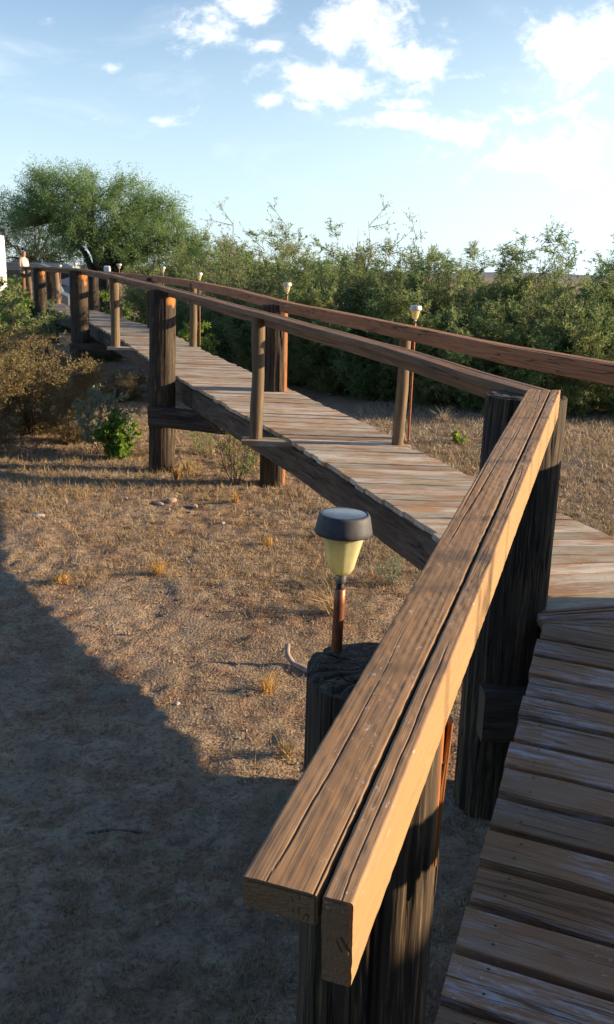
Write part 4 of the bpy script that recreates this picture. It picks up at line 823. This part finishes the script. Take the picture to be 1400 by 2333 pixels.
def skin(name, verts, edges, mat, parent, sub=2):
    me = bpy.data.meshes.new(name); me.from_pydata([v[:3] for v in verts], edges, []); o = bpy.data.objects.new(name, me); col.objects.link(o)
    md = o.modifiers.new('skin', 'SKIN'); md.use_smooth_shade = True
    for i, v in enumerate(verts): sv = me.skin_vertices[0].data[i]; sv.radius = (v[3], v[4] if len(v) > 4 else v[3]); sv.use_root = i == 0
    s2 = o.modifiers.new('sub', 'SUBSURF'); s2.levels = sub; s2.render_levels = sub; me.materials.append(M[mat]); o.parent = parent; return o
pl_ = at_y(50, 600, 28.5); px_ = max(pl_[0], xl(28.5) + .22)
pr = empty('person', (px_, 28.5, dz(28.5) + .0), 'person in a dark cap and pale sleeveless top with tan trousers at the far rail', 'person')
pr.rotation_euler[2] = rad(-20); pr.scale = (.90,) * 3
bv_ = [(0, 0, .95, .13, .10), (0, .01, 1.15, .12, .09), (.01, .01, 1.35, .16, .10), (.02, 0, 1.47, .055), (.04, 0, 1.56, .07, .085), (.05, 0, 1.68, .075, .09),
       (0, -.19, 1.40, .05), (.03, -.23, 1.14, .038), (.24, -.20, 1.02, .028), (.32, -.19, 1.01, .026, .018),
       (0, .19, 1.40, .05), (.03, .24, 1.14, .038), (.24, .21, 1.02, .028), (.32, .20, 1.01, .026, .018),
       (0, -.09, .86, .085), (.03, -.10, .48, .058), (-.01, -.10, .09, .038), (.13, -.11, .035, .038, .028),
       (0, .09, .86, .085), (.0, .10, .48, .058), (-.03, .10, .09, .038), (.11, .11, .035, .038, .028)]
be_ = [(0, 1), (1, 2), (2, 3), (3, 4), (4, 5), (2, 6), (6, 7), (7, 8), (8, 9), (2, 10), (10, 11), (11, 12), (12, 13), (0, 14), (14, 15), (15, 16), (16, 17), (0, 18), (18, 19), (19, 20), (20, 21)]
for s in (-1, 1):
    y_ = .195 * s
    for f_, (dy_, l_) in enumerate(((-.022, .075), (-.008, .085), (.008, .080), (.020, .065))):
        i = len(bv_); hb = 9 if s < 0 else 13
        bv_ += [(.35, y_ + dy_, 1.012, .0095), (.35 + l_ * .55, y_ + dy_ * 1.1, 1.008, .009), (.35 + l_ * .8, y_ + dy_ * 1.1, .985, .0075)]; be_ += [(hb, i), (i, i + 1), (i + 1, i + 2)]
    i = len(bv_); bv_ += [(.31, y_ - s * .035, 1.02, .010), (.345, y_ - s * .05, 1.01, .008)]; be_ += [(hb, i), (i, i + 1)]
skin('body', bv_, be_, 'skin', pr)
mb = MB(); lathe(mb, (.135, 0, 1.625), [(.001, -.02), (.012, -.012), (.010, .0), (.004, .022)], 8); n_ = mb.build('nose', M['skin']); n_.parent = pr
skin('shirt', [(0, 0, .99, .16, .15), (0, .01, 1.15, .16, .15), (.01, .01, 1.34, .18, .16), (.0, 0, 1.44, .10, .08), (0, -.17, 1.41, .065), (0, .17, 1.41, .065)], [(0, 1), (1, 2), (2, 3), (2, 4), (2, 5)], 'cloth', pr)
skin('trousers', [(0, 0, .95, .14, .12), (0, -.09, .84, .105), (.03, -.10, .48, .078), (-.01, -.10, .12, .065), (0, .09, .84, .105), (0, .10, .48, .078), (-.03, .10, .12, .065)], [(0, 1), (1, 2), (2, 3), (0, 4), (4, 5), (5, 6)], 'trouser', pr)
mb = MB(); lathe(mb, (.05, 0, 1.70), [(.100, 0), (.103, .02), (.095, .055), (.065, .085), (.01, .097)], 20); mb.add([(.12, -.07, 1.702), (.22, -.05, 1.69), (.24, 0, 1.688), (.22, .05, 1.69), (.12, .07, 1.702), (.12, -.07, 1.714), (.22, -.05, 1.702), (.24, 0, 1.70), (.22, .05, 1.702), (.12, .07, 1.714)], [(4, 3, 2, 1, 0), (5, 6, 7, 8, 9), (0, 1, 6, 5), (1, 2, 7, 6), (2, 3, 8, 7), (3, 4, 9, 8)]); n_ = mb.build('cap', M['cap_cloth']); n_.parent = pr

# ------------------------------------------------------------------ house to the right of the walkway (outside the frame; it shades the near deck)
HX, HT = 8.4, 3.40
r = empty('house', (HX + 4, -2.2, 0), 'tan stucco house to the right of the walkway, with an added unseen wing behind the camera', 'house')
def hp(nm, c_, sz, mt, lab=None):
    mb = MB(); box(mb, c_, sz); o = mb.build(nm, M[mt]); o.parent = r; return o
hp('wall', (0, 0, (HT - .2) / 2), (8, 11.9, HT - .2), 'stucco'); hp('roof', (0, 0, HT - .1), (8.3, 12.1, .196), 'roof')
hp('wall', (-8.05, -5.2, 2.3), (8.08, 4.0, 4.6), 'stucco'); hp('wall', (-16.2, -5.2, 2.3), (8.2, 4.0, 4.6), 'stucco'); hp('roof', (-11.9, -5.1, 4.72), (17, 4.7, .2), 'roof')  # unseen wing behind the camera, added to block sky light on camera-facing sides
for yv in (-3.5, 0, 3.5): f_ = hp('window', (-4.03, yv, 1.7), (.08, 1.3, 1.2), 'white'); g_ = hp('pane', (-4.075, yv, 1.7), (.02, 1.14, 1.04), 'glass'); g_.parent = f_
sap = [(5.4, 1.55), (5.2, 2.02), (5.6, 2.75), (5.3, 3.3)]
sb = shrub('sapling', 61, 4.6, .28, 3, 6, 3, 3, .04, .012, 'leaf_olive', label='x', lo=.5, stemr=.026, upright=1.4, tip=.14, group='thin saplings beside the walkway', cat='sapling')
for i, (x, y) in enumerate(sap):
    lab = f'thin bare sapling to the right of the walkway, {ordn[i]} from the camera'
    put(sb, (x, y), i, 1, lab) if i == 0 else dup(sb, (x, y), i * 1.7, 1., lab)
